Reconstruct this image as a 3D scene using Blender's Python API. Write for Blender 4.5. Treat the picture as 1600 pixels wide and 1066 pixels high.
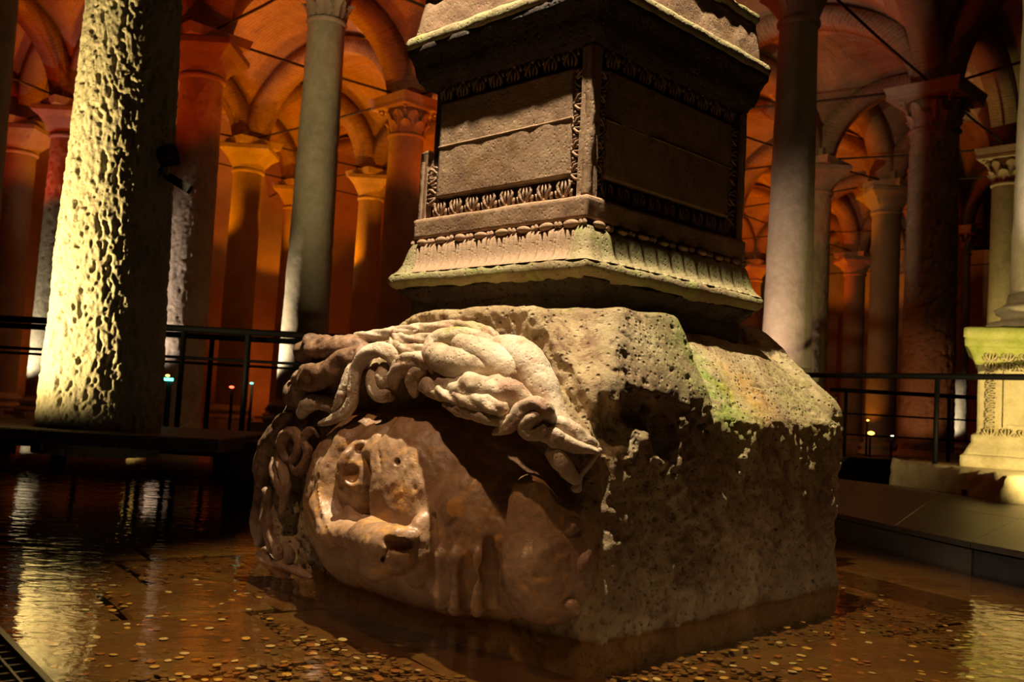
import bpy, bmesh, math, random
import numpy as np
from mathutils import Vector, Matrix
random.seed(7); RNG = np.random.default_rng(7)
S = bpy.context.scene
for o in list(bpy.data.objects): bpy.data.objects.remove(o)
COL = S.collection

# ------------------------------------------------------------ camera
F = 1503.0; HC = 0.8
_p = math.radians(3.8); _r = math.radians(3.24)
FW = np.array([0, math.cos(_p), math.sin(_p)]); _rt0 = np.array([1., 0, 0]); _up0 = np.cross(_rt0, FW)
RT = _rt0*math.cos(_r) + _up0*math.sin(_r); UP = -_rt0*math.sin(_r) + _up0*math.cos(_r)
CAM = np.array([0, 0, HC])
cd = bpy.data.cameras.new('camera'); cam = bpy.data.objects.new('camera', cd); COL.objects.link(cam)
cam.matrix_world = Matrix(((RT[0], UP[0], -FW[0], 0), (RT[1], UP[1], -FW[1], 0), (RT[2], UP[2], -FW[2], HC), (0, 0, 0, 1)))
cd.sensor_width = 36; cd.lens = F/1600*36; cd.clip_end = 200; cd.clip_start = .05
cd.dof.use_dof = True; cd.dof.focus_distance = 4.0; cd.dof.aperture_fstop = 4.0
S.camera = cam
# ------------------------------------------------------------ world and exposure
w = bpy.data.worlds.new('world'); S.world = w; w.use_nodes = True
w.node_tree.nodes['Background'].inputs[0].default_value = (1, .25, .08, 1)
w.node_tree.nodes['Background'].inputs[1].default_value = .002
S.view_settings.view_transform = 'Standard'; S.view_settings.look = 'None'
S.view_settings.gamma = 1; S.view_settings.exposure = 0.0; S.view_settings.use_curve_mapping = False

def lamp(kind, name, loc, energy, color, target=None, size=.1, angle=60, blend=.5):
    l = bpy.data.lights.new(name, kind); l.energy = energy; l.color = color
    l.shadow_soft_size = size
    o = bpy.data.objects.new(name, l); COL.objects.link(o); o.location = loc
    if kind == 'SPOT': l.spot_size = math.radians(angle); l.spot_blend = blend
    if target is not None:
        o.rotation_euler = (Vector(target)-Vector(loc)).to_track_quat('-Z', 'Y').to_euler()
    return o
ORG_ = (1, .20, .02)
# key lamp high over the carved head
KEY = lamp('SPOT', 'key_spotlight', (-.22, 3.1, 6.7), 4000, (1, .84, .57), (.30, 4.25, .8), .05, 41, .35)
# added fill spot from lower in front, its cone kept on the carved face
lamp('SPOT', 'face_fill', (-1.2, 2.3, 3.9), 230, (1, .60, .33), (-.42, 3.72, .38), .04, 31, .35)
lamp('SPOT', 'side_fill', (1.95, 2.9, 3.7), 26, (1, .50, .2), (1.65, 4.75, .05), .04, 46, .8)  # added lamp to bring out glints on the block's right side
lamp('SPOT', 'pool_fill', (-.1, .6, 4.2), 120, (1, .56, .18), (-.1, 1.95, 0), .1, 50, .9)  # added light that lifts the paving brightness in front
lamp('SPOT', 'deck_fill', (3.0, 4.6, 4.2), 26, (1, .72, .45), (3.3, 6.2, .2), .1, 50, .8)  # unseen extra spot brightening the right deck
lamp('SPOT', 'wall_bounce_fill', (-6.5, 29, .5), 130, ORG_, (-8, 33, 3), .2, 120, .9)  # both wall spots are added in place of bounced light on the left wall
lamp('SPOT', 'wall_bounce_fill', (-13.5, 24, .5), 90, ORG_, (-15, 27, 3), .2, 120, .9)
YEL = (1, .74, .30); WHT = (1, .86, .62); ORG = (1, .11, .0); RED = (1, .05, .0); AMB = (1, .27, .0)
# uplights at column feet: loc, target, watts, colour, cone
for nm, loc, tg, en, c, an in [
    ('uplight', (-5.0, 5.95, .85), (-3.3, 7.5, 2.0), 2300, (1, .76, .32), 74),
    ('uplight', (-4.3, 13.75, .7), (-3.0, 13.9, 1.9), 600, (1, .80, .5), 50),
    ('uplight', (-7.7, 15.7, .5), (-5.8, 16.9, 2.4), 620, (1, .74, .62), 50),
    ('uplight', (-11.3, 20.6, .5), (-10.3, 21.6, 2.5), 330, WHT, 75),
    ('uplight', (-10.6, 24.6, .5), (-9.5, 25.6, 2.0), 420, (1, .74, .22), 60),
    ('uplight', (2.0, 11.6, .9), (3.7, 13., 2.6), 420, (1, .66, .44), 50),
    ('uplight', (6.0, 22.2, .4), (7.1, 22.9, 1.8), 130, (1, .7, .5), 70),
    ('uplight', (6.3, 15.6, .4), (7.4, 17.5, 1.6), 40, (1, .3, .1), 50),
    ('uplight', (12.6, 28.3, .4), (13.7, 29.7, 1.5), 260, WHT, 50),
    ('uplight', (9.7, 20.0, .5), (10.8, 21., 4.6), 700, (1, .76, .2), 40),
    ('uplight', (8.6, 24.0, .4), (9.5, 24.6, 3.), 40, AMB, 70),
    ('uplight', (4.7, 7.6, .7), (5.3, 9.7, .9), 360, (1, .74, .27), 78),
    ('uplight', (5.1, 8.9, 2.4), (6.1, 10.4, 3.6), 240, (1, .86, .6), 50),
]: lamp('SPOT', nm, loc, en, c, tg, .06, an, .6)
# coloured floodlights standing between the columns, turned up at the vaults
S45 = 3.04
def node0(i, j): return (.31+(j-i)*S45, 4.72+(i+j)*S45)
for i, j, en, c in [
    (2.6, .5, 120, RED), (3.5, .4, 220, ORG), (1.5, 1.4, 60, RED), (2.5, 1.5, 190, ORG), (3.5, 1.6, 420, AMB), (4.5, .5, 240, RED),
    (4.5, 1.5, 480, AMB), (4.5, 2.5, 560, AMB), (3.5, 2.5, 560, AMB), (4.7, 3.5, 500, ORG), (5.3, 2.0, 260, ORG), (5.3, 3.0, 200, AMB),
    (2.5, 2.5, 300, ORG), (1.5, 2.5, 70, RED), (2.5, 3.5, 260, ORG), (2.5, 4.5, 420, AMB), (2.6, 5.5, 200, ORG), (3.5, 5.5, 620, AMB),
    (3.5, 6.5, 420, ORG), (4.5, 5.5, 300, ORG), (3.5, 7.5, 400, AMB), (3.5, 4.5, 300, RED), (1.5, 3.6, 40, RED)]:
    x, y = node0(i, j)
    lamp('SPOT', 'floodlight', (x, y, 3.6), en, c, (x, y, 8), .08, 125, .3)

# ------------------------------------------------------------ helpers
def tag(o, label=None, cat=None, group=None, kind=None):
    if label: o['label'] = label
    if cat: o['category'] = cat
    if group: o['group'] = group
    if kind: o['kind'] = kind
    return o
def empty(name, loc=(0, 0, 0), rz=0, mat=None):
    o = bpy.data.objects.new(name, None); COL.objects.link(o); o.empty_display_size = .1
    if mat is not None: o.matrix_world = mat
    else: o.location = loc; o.rotation_euler = (0, 0, rz)
    return o
def link(name, me, mat=None, parent=None, smooth=False):
    o = bpy.data.objects.new(name, me); COL.objects.link(o)
    if mat is not None and len(me.materials) == 0: me.materials.append(mat)
    if parent is not None: o.parent = parent
    if smooth: me.polygons.foreach_set('use_smooth', [True]*len(me.polygons))
    return o
def mesh(name, V, Fc, mat=None, parent=None, smooth=False, uv=None):
    me = bpy.data.meshes.new(name)
    V = np.asarray(V, dtype=np.float32)
    if isinstance(Fc, np.ndarray) and Fc.shape[1] == 4:
        n = len(Fc); me.vertices.add(len(V)); me.vertices.foreach_set('co', V.ravel())
        me.loops.add(n*4); me.loops.foreach_set('vertex_index', Fc.ravel().astype(np.int32))
        me.polygons.add(n); me.polygons.foreach_set('loop_start', np.arange(0, n*4, 4, dtype=np.int32))
        me.polygons.foreach_set('loop_total', np.full(n, 4, dtype=np.int32))
        me.update(calc_edges=True); me.validate()
    else:
        me.from_pydata([tuple(map(float, v)) for v in V], [], [tuple(map(int, f)) for f in Fc]); me.update()
    if uv is not None:
        l = me.uv_layers.new(name='uv'); uva = np.asarray(uv, dtype=np.float32)
        vi = np.zeros(len(me.loops), dtype=np.int32); me.loops.foreach_get('vertex_index', vi)
        l.data.foreach_set('uv', uva[vi].ravel())
    return link(name, me, mat, parent, smooth)
class MB:
    """collects boxes, tubes and lathes, built as one mesh"""
    def __init__(s): s.V = []; s.F = []
    def add(s, V, Fc):
        k = len(s.V); s.V += [tuple(v) for v in V]; s.F += [tuple(i+k for i in f) for f in Fc]; return s
    def box(s, c, d, rz=0, top=1.0):
        V = []
        ca, sa = math.cos(rz), math.sin(rz)
        for z in (-1, 1):
            for x, y in ((-1, -1), (1, -1), (1, 1), (-1, 1)):
                k = top if z > 0 else 1
                X, Y = x*d[0]/2*k, y*d[1]/2*k
                V.append((c[0]+X*ca-Y*sa, c[1]+X*sa+Y*ca, c[2]+z*d[2]/2))
        return s.add(V, [(3, 2, 1, 0), (4, 5, 6, 7), (0, 1, 5, 4), (1, 2, 6, 5), (2, 3, 7, 6), (3, 0, 4, 7)])
    def lathe(s, prof, n=24, c=(0, 0, 0), sq=None):
        V = []; Fc = []
        for k, (r, z) in enumerate(prof):
            for a in range(n):
                t = 2*math.pi*a/n; rr = r
                if sq: # blend towards a square
                    m = max(abs(math.cos(t)), abs(math.sin(t))); rr = r*((1-sq[k])+sq[k]/m)
                V.append((c[0]+rr*math.cos(t), c[1]+rr*math.sin(t), c[2]+z))
        for k in range(len(prof)-1):
            for a in range(n):
                b = (a+1) % n; Fc.append((k*n+a, k*n+b, (k+1)*n+b, (k+1)*n+a))
        Fc.append(tuple(range(n-1, -1, -1))); Fc.append(tuple((len(prof)-1)*n+a for a in range(n)))
        return s.add(V, Fc)
    def tube(s, pts, r, n=8):
        pts = [Vector(p) for p in pts]; R = r if hasattr(r, '__len__') else [r]*len(pts)
        V = []; Fc = []; ref = None
        for k, p in enumerate(pts):
            t = (pts[min(k+1, len(pts)-1)]-pts[max(k-1, 0)]).normalized()
            if ref is None: ref = Vector((0, 0, 1)) if abs(t.z) < .9 else Vector((1, 0, 0))
            u = ref.cross(t)
            u = u.normalized() if u.length > 1e-5 else Vector((1, 0, 0)); v = t.cross(u); ref = v
            for a in range(n):
                q = 2*math.pi*a/n; V.append(p+(u*math.cos(q)+v*math.sin(q))*R[k])
        for k in range(len(pts)-1):
            for a in range(n):
                b = (a+1) % n; Fc.append((k*n+a, k*n+b, (k+1)*n+b, (k+1)*n+a))
        Fc.append(tuple(range(n-1, -1, -1))); Fc.append(tuple((len(pts)-1)*n+a for a in range(n)))
        return s.add(V, Fc)
    def sphere(s, c, r, nu=12, nv=8):
        V = []; Fc = []; r = r if hasattr(r, '__len__') else (r, r, r)
        for k in range(1, nv):
            ph = math.pi*k/nv
            for a in range(nu):
                t = 2*math.pi*a/nu
                V.append((c[0]+r[0]*math.sin(ph)*math.cos(t), c[1]+r[1]*math.sin(ph)*math.sin(t), c[2]-r[2]*math.cos(ph)))
        V += [(c[0], c[1], c[2]-r[2]), (c[0], c[1], c[2]+r[2])]; n0 = len(V)-2
        for k in range(nv-2):
            for a in range(nu):
                b = (a+1) % nu; Fc.append((k*nu+a, k*nu+b, (k+1)*nu+b, (k+1)*nu+a))
        for a in range(nu):
            b = (a+1) % nu; Fc.append((n0, b, a)); Fc.append((n0+1, (nv-2)*nu+a, (nv-2)*nu+b))
        return s.add(V, Fc)
    def build(s, name, mat, parent=None, smooth=False):
        return mesh(name, s.V, s.F, mat, parent, smooth)

_L = RNG.random((32, 32, 32)).astype(np.float32)*2-1
def vnoise(P, f, off=0.0):
    """smooth value noise at points P (n,3)"""
    q = P*f + off; i = np.floor(q).astype(int); t = (q-i).astype(np.float32); t = t*t*(3-2*t)
    r = 0
    for dx in (0, 1):
        for dy in (0, 1):
            for dz in (0, 1):
                wgt = (t[:, 0] if dx else 1-t[:, 0])*(t[:, 1] if dy else 1-t[:, 1])*(t[:, 2] if dz else 1-t[:, 2])
                r = r + wgt*_L[(i[:, 0]+dx) & 31, (i[:, 1]+dy) & 31, (i[:, 2]+dz) & 31]
    return r
def fbm(P, f, octv=3, off=0.0):
    r = 0; a = 1.0
    for k in range(octv): r = r+a*vnoise(P, f*2**k, off+k*7.3); a *= .5
    return r

# ------------------------------------------------------------ materials
def nodes(m):
    m.use_nodes = True; nt = m.node_tree; return nt, nt.nodes, nt.links, nt.nodes['Principled BSDF']
def ramp(nt, src, stops):
    r = nt.nodes.new('ShaderNodeValToRGB'); e = r.color_ramp.elements
    while len(e) < len(stops): e.new(.5)
    for k, (p, c) in enumerate(stops): e[k].position = p; e[k].color = (*c, 1)
    nt.links.new(src, r.inputs[0]); return r
def noise(nt, vec, sc, det=6, rough=.6, dist=0):
    n = nt.nodes.new('ShaderNodeTexNoise'); n.inputs['Scale'].default_value = sc; n.inputs['Detail'].default_value = det
    n.inputs['Roughness'].default_value = rough; n.inputs['Distortion'].default_value = dist
    nt.links.new(vec, n.inputs['Vector']); return n
def mixc(nt, f, a, b, mode='MIX'):
    m = nt.nodes.new('ShaderNodeMix'); m.data_type = 'RGBA'; m.blend_type = mode
    for k, v in ((0, f), (6, a), (7, b)):
        if hasattr(v, 'links'): nt.links.new(v, m.inputs[k])
        elif k == 0: m.inputs[0].default_value = v
        else: m.inputs[k].default_value = (*v, 1)
    return m.outputs[2]
def stone(name, c1, c2, c3=None, sc=4, rough=.75, bump=.5, pits=0, pitscale=40, bscale=30, dist=.01, moss=None, spec=.4, stain=None, veins=0):
    m = bpy.data.materials.new(name); nt, N, L, B = nodes(m)
    tc = N.new('ShaderNodeTexCoord'); v = tc.outputs['Object']
    n1 = noise(nt, v, sc, 8, .65, .4)
    st = [(.32, c1), (.68, c2)] if c3 is None else [(.28, c1), (.5, c2), (.72, c3)]
    col = ramp(nt, n1.outputs[0], st).outputs[0]
    n2 = noise(nt, v, sc*7, 5, .7)
    col = mixc(nt, .35, col, ramp(nt, n2.outputs[0], [(.3, (.35, .33, .3)), (.7, (1, 1, 1))]).outputs[0], 'MULTIPLY')
    if stain:
        sn = noise(nt, v, sc*1.7, 6, .7, 1.2)
        col = mixc(nt, ramp(nt, sn.outputs[0], [(.52, (0, 0, 0)), (.66, (1, 1, 1))]).outputs[0], col, stain)
    if moss:  # moss grows at given spots (centre, radius) on the stone
        acc = None
        for (c, r, mc, amt) in moss:
            d = N.new('ShaderNodeVectorMath'); d.operation = 'DISTANCE'; L.new(v, d.inputs[0]); d.inputs[1].default_value = c
            mm = N.new('ShaderNodeMapRange'); L.new(d.outputs['Value'], mm.inputs[0]); mm.inputs[1].default_value = r; mm.inputs[2].default_value = r*.25
            mn = noise(nt, v, 13, 6, .75, .6)
            mu = N.new('ShaderNodeMath'); mu.operation = 'MULTIPLY'; L.new(mm.outputs[0], mu.inputs[0]); L.new(ramp(nt, mn.outputs[0], [(.38, (0, 0, 0)), (.62, (amt,)*3)]).outputs[0], mu.inputs[1])
            col = mixc(nt, mu.outputs[0], col, mc)
    h = noise(nt, v, bscale, 8, .7).outputs[0]
    if pits:
        vo = N.new('ShaderNodeTexVoronoi'); vo.inputs['Scale'].default_value = pitscale; L.new(v, vo.inputs['Vector'])
        pr = ramp(nt, vo.outputs['Distance'], [(.05, (0, 0, 0)), (.32, (1, 1, 1))])
        ad = N.new('ShaderNodeMath'); ad.operation = 'MULTIPLY_ADD'; L.new(pr.outputs[0], ad.inputs[0]); ad.inputs[1].default_value = pits; L.new(h, ad.inputs[2]); h = ad.outputs[0]
        col = mixc(nt, min(.6, pits*.5), col, pr.outputs[0], 'MULTIPLY')
    b = N.new('ShaderNodeBump'); b.inputs['Strength'].default_value = bump; b.inputs['Distance'].default_value = dist
    L.new(h, b.inputs['Height']); L.new(b.outputs[0], B.inputs['Normal'])
    L.new(col, B.inputs['Base Color']); B.inputs['Roughness'].default_value = rough; B.inputs['Specular IOR Level'].default_value = spec
    rr = ramp(nt, n2.outputs[0], [(.3, (max(rough-.2, .1),)*3), (.7, (min(rough+.15, 1),)*3)]); L.new(rr.outputs[0], B.inputs['Roughness'])
    return m
def plain(name, c, rough=.5, metal=0, emit=None, es=1):
    m = bpy.data.materials.new(name); nt, N, L, B = nodes(m)
    tc = N.new('ShaderNodeTexCoord'); n = noise(nt, tc.outputs['Object'], 12, 4)
    L.new(ramp(nt, n.outputs[0], [(.3, tuple(x*.75 for x in c)), (.7, c)]).outputs[0], B.inputs['Base Color'])
    B.inputs['Roughness'].default_value = rough; B.inputs['Metallic'].default_value = metal
    if 'rail' in name: B.inputs['Specular IOR Level'].default_value = .12
    if emit: B.inputs['Emission Color'].default_value = (*emit, 1); B.inputs['Emission Strength'].default_value = es
    return m
def brick(name, c1, c2, mortar, sw=1.0):
    m = bpy.data.materials.new(name); nt, N, L, B = nodes(m)
    tc = N.new('ShaderNodeTexCoord'); bt = N.new('ShaderNodeTexBrick'); L.new(tc.outputs['UV'], bt.inputs['Vector'])
    bt.inputs['Scale'].default_value = 1; bt.inputs['Brick Width'].default_value = .34*sw; bt.inputs['Row Height'].default_value = .09*sw
    bt.inputs['Mortar Size'].default_value = .014*sw; bt.inputs['Mortar Smooth'].default_value = .4
    bt.inputs[1].default_value = (*c1, 1); bt.inputs[2].default_value = (*c2, 1); bt.inputs[3].default_value = (*mortar, 1)
    n = noise(nt, tc.outputs['Object'], .9, 6, .65)
    col = mixc(nt, .75, bt.outputs[0], ramp(nt, n.outputs[0], [(.3, (.45, .4, .38)), (.62, (1, 1, 1))]).outputs[0], 'MULTIPLY')
    L.new(col, B.inputs['Base Color']); B.inputs['Roughness'].default_value = .9
    b = N.new('ShaderNodeBump'); b.inputs['Strength'].default_value = .8; b.inputs['Distance'].default_value = .03; b.invert = True
    L.new(bt.outputs['Fac'], b.inputs['Height']); L.new(b.outputs[0], B.inputs['Normal'])
    return m
M = {}
GRN = (.20, .30, .035)
M['block'] = stone('rough_block_stone', (.18, .10, .05), (.42, .30, .15), (.66, .53, .30), 3.2, .6, .9, .7, 34, 24, .02,
    moss=[((.22, -.75, 1.0), .42, GRN, .9), ((.1, -.95, .85), .3, (.22, .33, .02), .9), ((.6, -.3, 1.2), .3, (.24, .27, .06), .7), ((.15, -1.2, .9), .26, (.55, .30, .04), .8), ((.1, -1.75, .85), .45, (.36, .36, .09), .6)], stain=(.20, .10, .045))
M['face'] = stone('face_marble', (.17, .085, .045), (.34, .20, .11), (.48, .32, .19), 4.5, .42, .5, .25, 60, 26, .006, spec=.5, stain=(.50, .25, .07))
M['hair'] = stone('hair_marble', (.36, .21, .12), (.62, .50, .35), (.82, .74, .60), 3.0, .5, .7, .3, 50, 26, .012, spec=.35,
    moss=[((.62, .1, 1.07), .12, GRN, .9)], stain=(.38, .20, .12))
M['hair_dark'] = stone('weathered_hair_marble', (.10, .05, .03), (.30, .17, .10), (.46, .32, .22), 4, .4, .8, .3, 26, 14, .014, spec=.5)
M['ped'] = stone('pedestal_marble', (.24, .13, .075), (.42, .255, .155), (.54, .36, .22), 3, .7, .7, .3, 45, 22, .01, stain=(.30, .17, .08))
M['ped_moss'] = stone('mossy_pedestal_marble', (.24, .15, .08), (.40, .31, .16), (.46, .42, .20), 3.5, .75, .9, .4, 45, 22, .012, stain=(.32, .32, .10))
M['shade_stone'] = stone('shade_toned_dark_stone', (.03, .015, .009), (.08, .042, .024), None, 5, .6, 1, .5, 30, 20, .02)  # colour darkened to hold the shade under the cornice and mouldings
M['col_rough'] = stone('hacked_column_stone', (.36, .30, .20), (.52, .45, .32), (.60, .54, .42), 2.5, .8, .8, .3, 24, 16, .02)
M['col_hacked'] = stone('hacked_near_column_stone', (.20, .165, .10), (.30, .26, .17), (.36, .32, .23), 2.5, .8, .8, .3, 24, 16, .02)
M['col'] = stone('column_marble', (.30, .25, .20), (.44, .38, .30), (.52, .46, .38), 1.6, .7, .6, .1, 10, 9, .02)
M['col_far'] = stone('far_column_stone', (.30, .22, .16), (.44, .34, .26), None, 1.2, .8, .5, 0, 8, 6, .03)
M['capital'] = stone('capital_marble', (.34, .26, .21), (.50, .40, .33), None, 2, .8, .6, 0, 8, 10, .02)
M['brick'] = brick('vault_brick', (.42, .26, .16), (.34, .20, .12), (.46, .38, .30))
M['brick_arch'] = brick('arch_brick', (.38, .23, .14), (.28, .17, .10), (.42, .34, .27), .9)
M['plaster'] = stone('old_wall_plaster', (.34, .22, .14), (.48, .33, .22), None, .5, .9, .6, 0, 8, 3, .04)
M['iron'] = plain('tie_rod_iron', (.05, .04, .035), .6, .6)
M['rail'] = plain('black_rail_paint', (.005, .005, .006), .6, 0)
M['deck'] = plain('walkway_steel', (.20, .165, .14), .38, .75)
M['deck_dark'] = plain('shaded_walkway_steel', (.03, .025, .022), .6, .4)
M['grate'] = plain('grating_steel', (.10, .095, .11), .35, .8)
M['slab'] = stone('pool_paving', (.035, .013, .004), (.085, .036, .009), (.11, .065, .018), 2.2, .7, .8, .2, 30, 20, .01, stain=(.06, .042, .014))
M['bed'] = stone('pool_bed', (.015, .008, .003), (.04, .02, .008), None, 3, .8, .8, .4, 30, 20, .02)
M['gold'] = plain('gold_coin', (.55, .39, .14), .35, .15)
M['silver'] = plain('silver_coin', (.60, .55, .44), .32, .15)
M['copper'] = plain('copper_coin', (.26, .11, .04), .45, .15)
M['oldcoin'] = plain('tarnished_coin', (.13, .07, .024), .6, .1)
M['black'] = plain('lamp_housing_black', (.012, .012, .012), .45, .2)
M['ptile'] = stone('right_pedestal_stone', (.42, .34, .20), (.60, .52, .34), (.66, .58, .40), 3, .75, .6, .2, 30, 20, .01)
M['ptop'] = stone('mossy_right_pedestal_stone', (.26, .33, .05), (.42, .47, .12), (.56, .55, .24), 5, .75, .6, .2, 30, 20, .01)
M['cyan'] = plain('cyan_lamp', (.1, .8, .6), .4, 0, (.10, 1, .62), 6)
M['amber'] = plain('amber_lamp', (.9, .5, .1), .4, 0, (1, .42, .05), 9)
M['redl'] = plain('red_lamp', (.9, .1, .05), .4, 0, (1, .08, .03), 6)
M['white'] = plain('white_lamp', (.9, .85, .7), .4, 0, (1, .85, .6), 9)
M['skin'] = plain('visitor_skin', (.45, .25, .17), .6)
M['cloth'] = plain('visitor_coat', (.02, .02, .025), .8)
# water: clear film over the paving, mirror at grazing angles
wm = bpy.data.materials.new('pool_water'); nt, N, L, B = nodes(wm); N.remove(B)
out = N['Material Output']; gl = N.new('ShaderNodeBsdfGlossy'); gl.inputs['Roughness'].default_value = .015; gl.inputs['Color'].default_value = (1, 1, 1, 1)
tr = N.new('ShaderNodeBsdfTransparent'); tr.inputs[0].default_value = (.85, .72, .45, 1)
fr = N.new('ShaderNodeFresnel'); fr.inputs['IOR'].default_value = 1.5; mx = N.new('ShaderNodeMixShader')
tc = N.new('ShaderNodeTexCoord'); mp = N.new('ShaderNodeMapping'); mp.inputs['Scale'].default_value = (1.0, 1.9, 1)
L.new(tc.outputs['Object'], mp.inputs[0]); na = noise(nt, mp.outputs[0], 5.5, 2, .5, .8); nb = noise(nt, mp.outputs[0], 22, 2, .5, .5)
ad = N.new('ShaderNodeMath'); ad.operation = 'MULTIPLY_ADD'; L.new(nb.outputs[0], ad.inputs[0]); ad.inputs[1].default_value = .16; L.new(na.outputs[0], ad.inputs[2])
bp = N.new('ShaderNodeBump'); bp.inputs['Strength'].default_value = .28; bp.inputs['Distance'].default_value = .012; L.new(ad.outputs[0], bp.inputs['Height'])
for q in (gl, fr): L.new(bp.outputs[0], q.inputs['Normal'])
L.new(fr.outputs[0], mx.inputs[0]); L.new(tr.outputs[0], mx.inputs[1]); L.new(gl.outputs[0], mx.inputs[2]); L.new(mx.outputs[0], out.inputs[0])
M['water'] = wm

# ============================================================ STRUCTURE
OV = {(1, 0): (-3.18, 7.55), (2, 1): (-3.0, 13.9), (3, 1): (-5.8, 16.9), (1, 2): (3.72, 13.), (1, 3): (7.6, 17.5), (2, 4): (7.1, 22.9), (4, 3): (-4.15, 26.5),
      (5, 3): (-6.7, 28.5), (5, 2): (-9.55, 25.6), (5, 1): (-12.4, 23.4), (2, 6): (13.7, 29.7), (3, 2): (-2.45, 19.9), (2, 5): (9.5, 24.6), (1, 4): (10.8, 21.),
      (4, 1): (-10.35, 21.6), (4, 2): (-6.9, 24.), (0, 2): (5.86, 10.4), (2, 0): (-6.3, 10.8)}
def node(i, j): return OV.get((i, j), node0(i, j))
ZS = 7.0
JMAX = 8
floor = MB().box((0, 22, -.26), (90, 70, .2)).build('floor', M['bed']); tag(floor, kind='structure')
# paving slabs of the pool, laid in uneven courses and left submerged
def slab_mesh(poly, z0, z1, bev=.012):
    c = np.mean(poly, axis=0); n = len(poly); V = []; Fc = []
    for q in poly: V.append((*q, z0))
    for q in poly: V.append((*q, z1-bev))
    for q in poly: V.append((*(q+(c-q)*(bev*1.6/np.linalg.norm(c-q))), z1))
    for k in range(n):
        l = (k+1) % n; Fc += [(k, l, n+l, n+k), (n+k, n+l, 2*n+l, 2*n+k)]
    Fc.append(tuple(range(2*n, 3*n))); return V, Fc
rr = random.Random(5)
ang = .62; ca, sa = math.cos(ang), math.sin(ang)
cnt = 0
y = -3.2
while y < 6.4:
    h = rr.uniform(.55, .8); x = -4.4+rr.uniform(-.4, 0)
    while x < 5.2:
        wd = rr.uniform(.55, 1.05)
        cx, cy = x+wd/2, y+h/2; X, Y = cx*ca-cy*sa, cx*sa+cy*ca+1.2
        if 1.5 < Y < 7.5 and abs(X) < .62*Y+.5:
            g = .012; pts = []
            for px_, py_ in ((x+g, y+g), (x+wd/2, y+g), (x+wd-g, y+g), (x+wd-g, y+h/2), (x+wd-g, y+h-g), (x+wd/2, y+h-g), (x+g, y+h-g), (x+g, y+h/2)):
                px_ += rr.uniform(-.014, .014); py_ += rr.uniform(-.014, .014)
                pts.append(np.array((px_*ca-py_*sa-X, px_*sa+py_*ca+1.2-Y)))
            V, Fc = slab_mesh(np.array(pts), -.04, 0, .012)
            o = mesh('paving_slab', V, Fc, M['slab'], floor); o.location = (X, Y, -.118+rr.uniform(-.012, .012)); o.rotation_euler = (rr.uniform(-.008, .008), rr.uniform(-.008, .008), 0); cnt += 1
        x += wd
    y += h
water = mesh('water', [(-40, .2, 0), (45, .2, 0), (45, 56, 0), (-40, 56, 0)], [(0, 1, 2, 3)], M['water'])
tag(water, 'shallow rippled clear water of the pool mirroring the lit columns', 'water', kind='stuff')

ceiling = empty('ceiling', (0, 0, 0)); tag(ceiling, kind='structure')
def visible(P, mar=2.5): return P[1] > -1 and abs(P[0]) < .56*max(P[1], 0)+mar+1.5
NV = 22
for i in range(-1, 6):
    for j in range(-1, JMAX):
        A, B_, C_, D = [np.array(node(*q)) for q in ((i, j), (i+1, j), (i+1, j+1), (i, j+1))]
        cen = (A+B_+C_+D)/4
        if not visible(cen): continue
        V = []; UV = []; Fc = []
        for a in range(NV+1):
            for b in range(NV+1):
                u, v = a/NV, b/NV; P = A*(1-u)*(1-v)+B_*u*(1-v)+C_*u*v+D*(1-u)*v
                x_, y_ = abs(2*u-1), abs(2*v-1)
                gx, gy = math.sqrt(max(1-x_**2, 0)), math.sqrt(max(1-y_**2, 0))
                hgt = 2.0*max(gx, gy)+.25*gx*gy
                V.append((P[0], P[1], ZS+hgt))
                UV.append((u*4.3, math.asin(min(1, y_))*2.1) if gx > gy else (v*4.3, math.asin(min(1, x_))*2.1))
        for a in range(NV):
            for b in range(NV): k = a*(NV+1)+b; Fc.append((k, k+1, k+NV+2, k+NV+1))
        mesh('vault_bay', V, np.array(Fc), M['brick'], ceiling, True, UV)
def arch(P, Q):
    P = np.array(P); Q = np.array(Q); d = Q-P; L_ = np.linalg.norm(d); d /= L_; n = np.array((-d[1], d[0])); n3 = 20
    V = []; UV = []; Fc = []
    for k in range(n3+1):
        t = math.pi*k/n3; c_, s_ = math.cos(t), math.sin(t)
        for (rad, off) in ((L_/2-.38, -.26), (L_/2-.38, .26), (L_/2+.06, .26), (L_/2+.06, -.26)):
            zz = ZS-.05+s_*(2.0 if rad > L_/2 else 1.68)+.0
            xy = (P+Q)/2-d*c_*rad+n*off; V.append((xy[0], xy[1], zz)); UV.append((rad*.1+off*2 if rad < L_/2 else off*2+.6, t*2.1))
    for k in range(n3):
        for a in range(4): b = (a+1) % 4; Fc.append((k*4+a, k*4+b, k*4+4+b, k*4+4+a))
    mesh('arch_rib', V, np.array(Fc), M['brick_arch'], ceiling, False, UV)
    m = MB().tube([(*P, ZS+.12), (*((P+Q)/2), ZS+.09), (*Q, ZS+.12)], .024, 6); m.build('tie_rod', M['iron'], ceiling, True)
for i in range(-1, 7):
    for j in range(-1, JMAX+1):
        for (a, b) in ((1, 0), (0, 1)):
            if i+a > 6 or j+b > JMAX: continue
            P, Q = node(i, j), node(i+a, j+b)
            if visible(((P[0]+Q[0])/2, (P[1]+Q[1])/2), 2): arch(P, Q)
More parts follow.
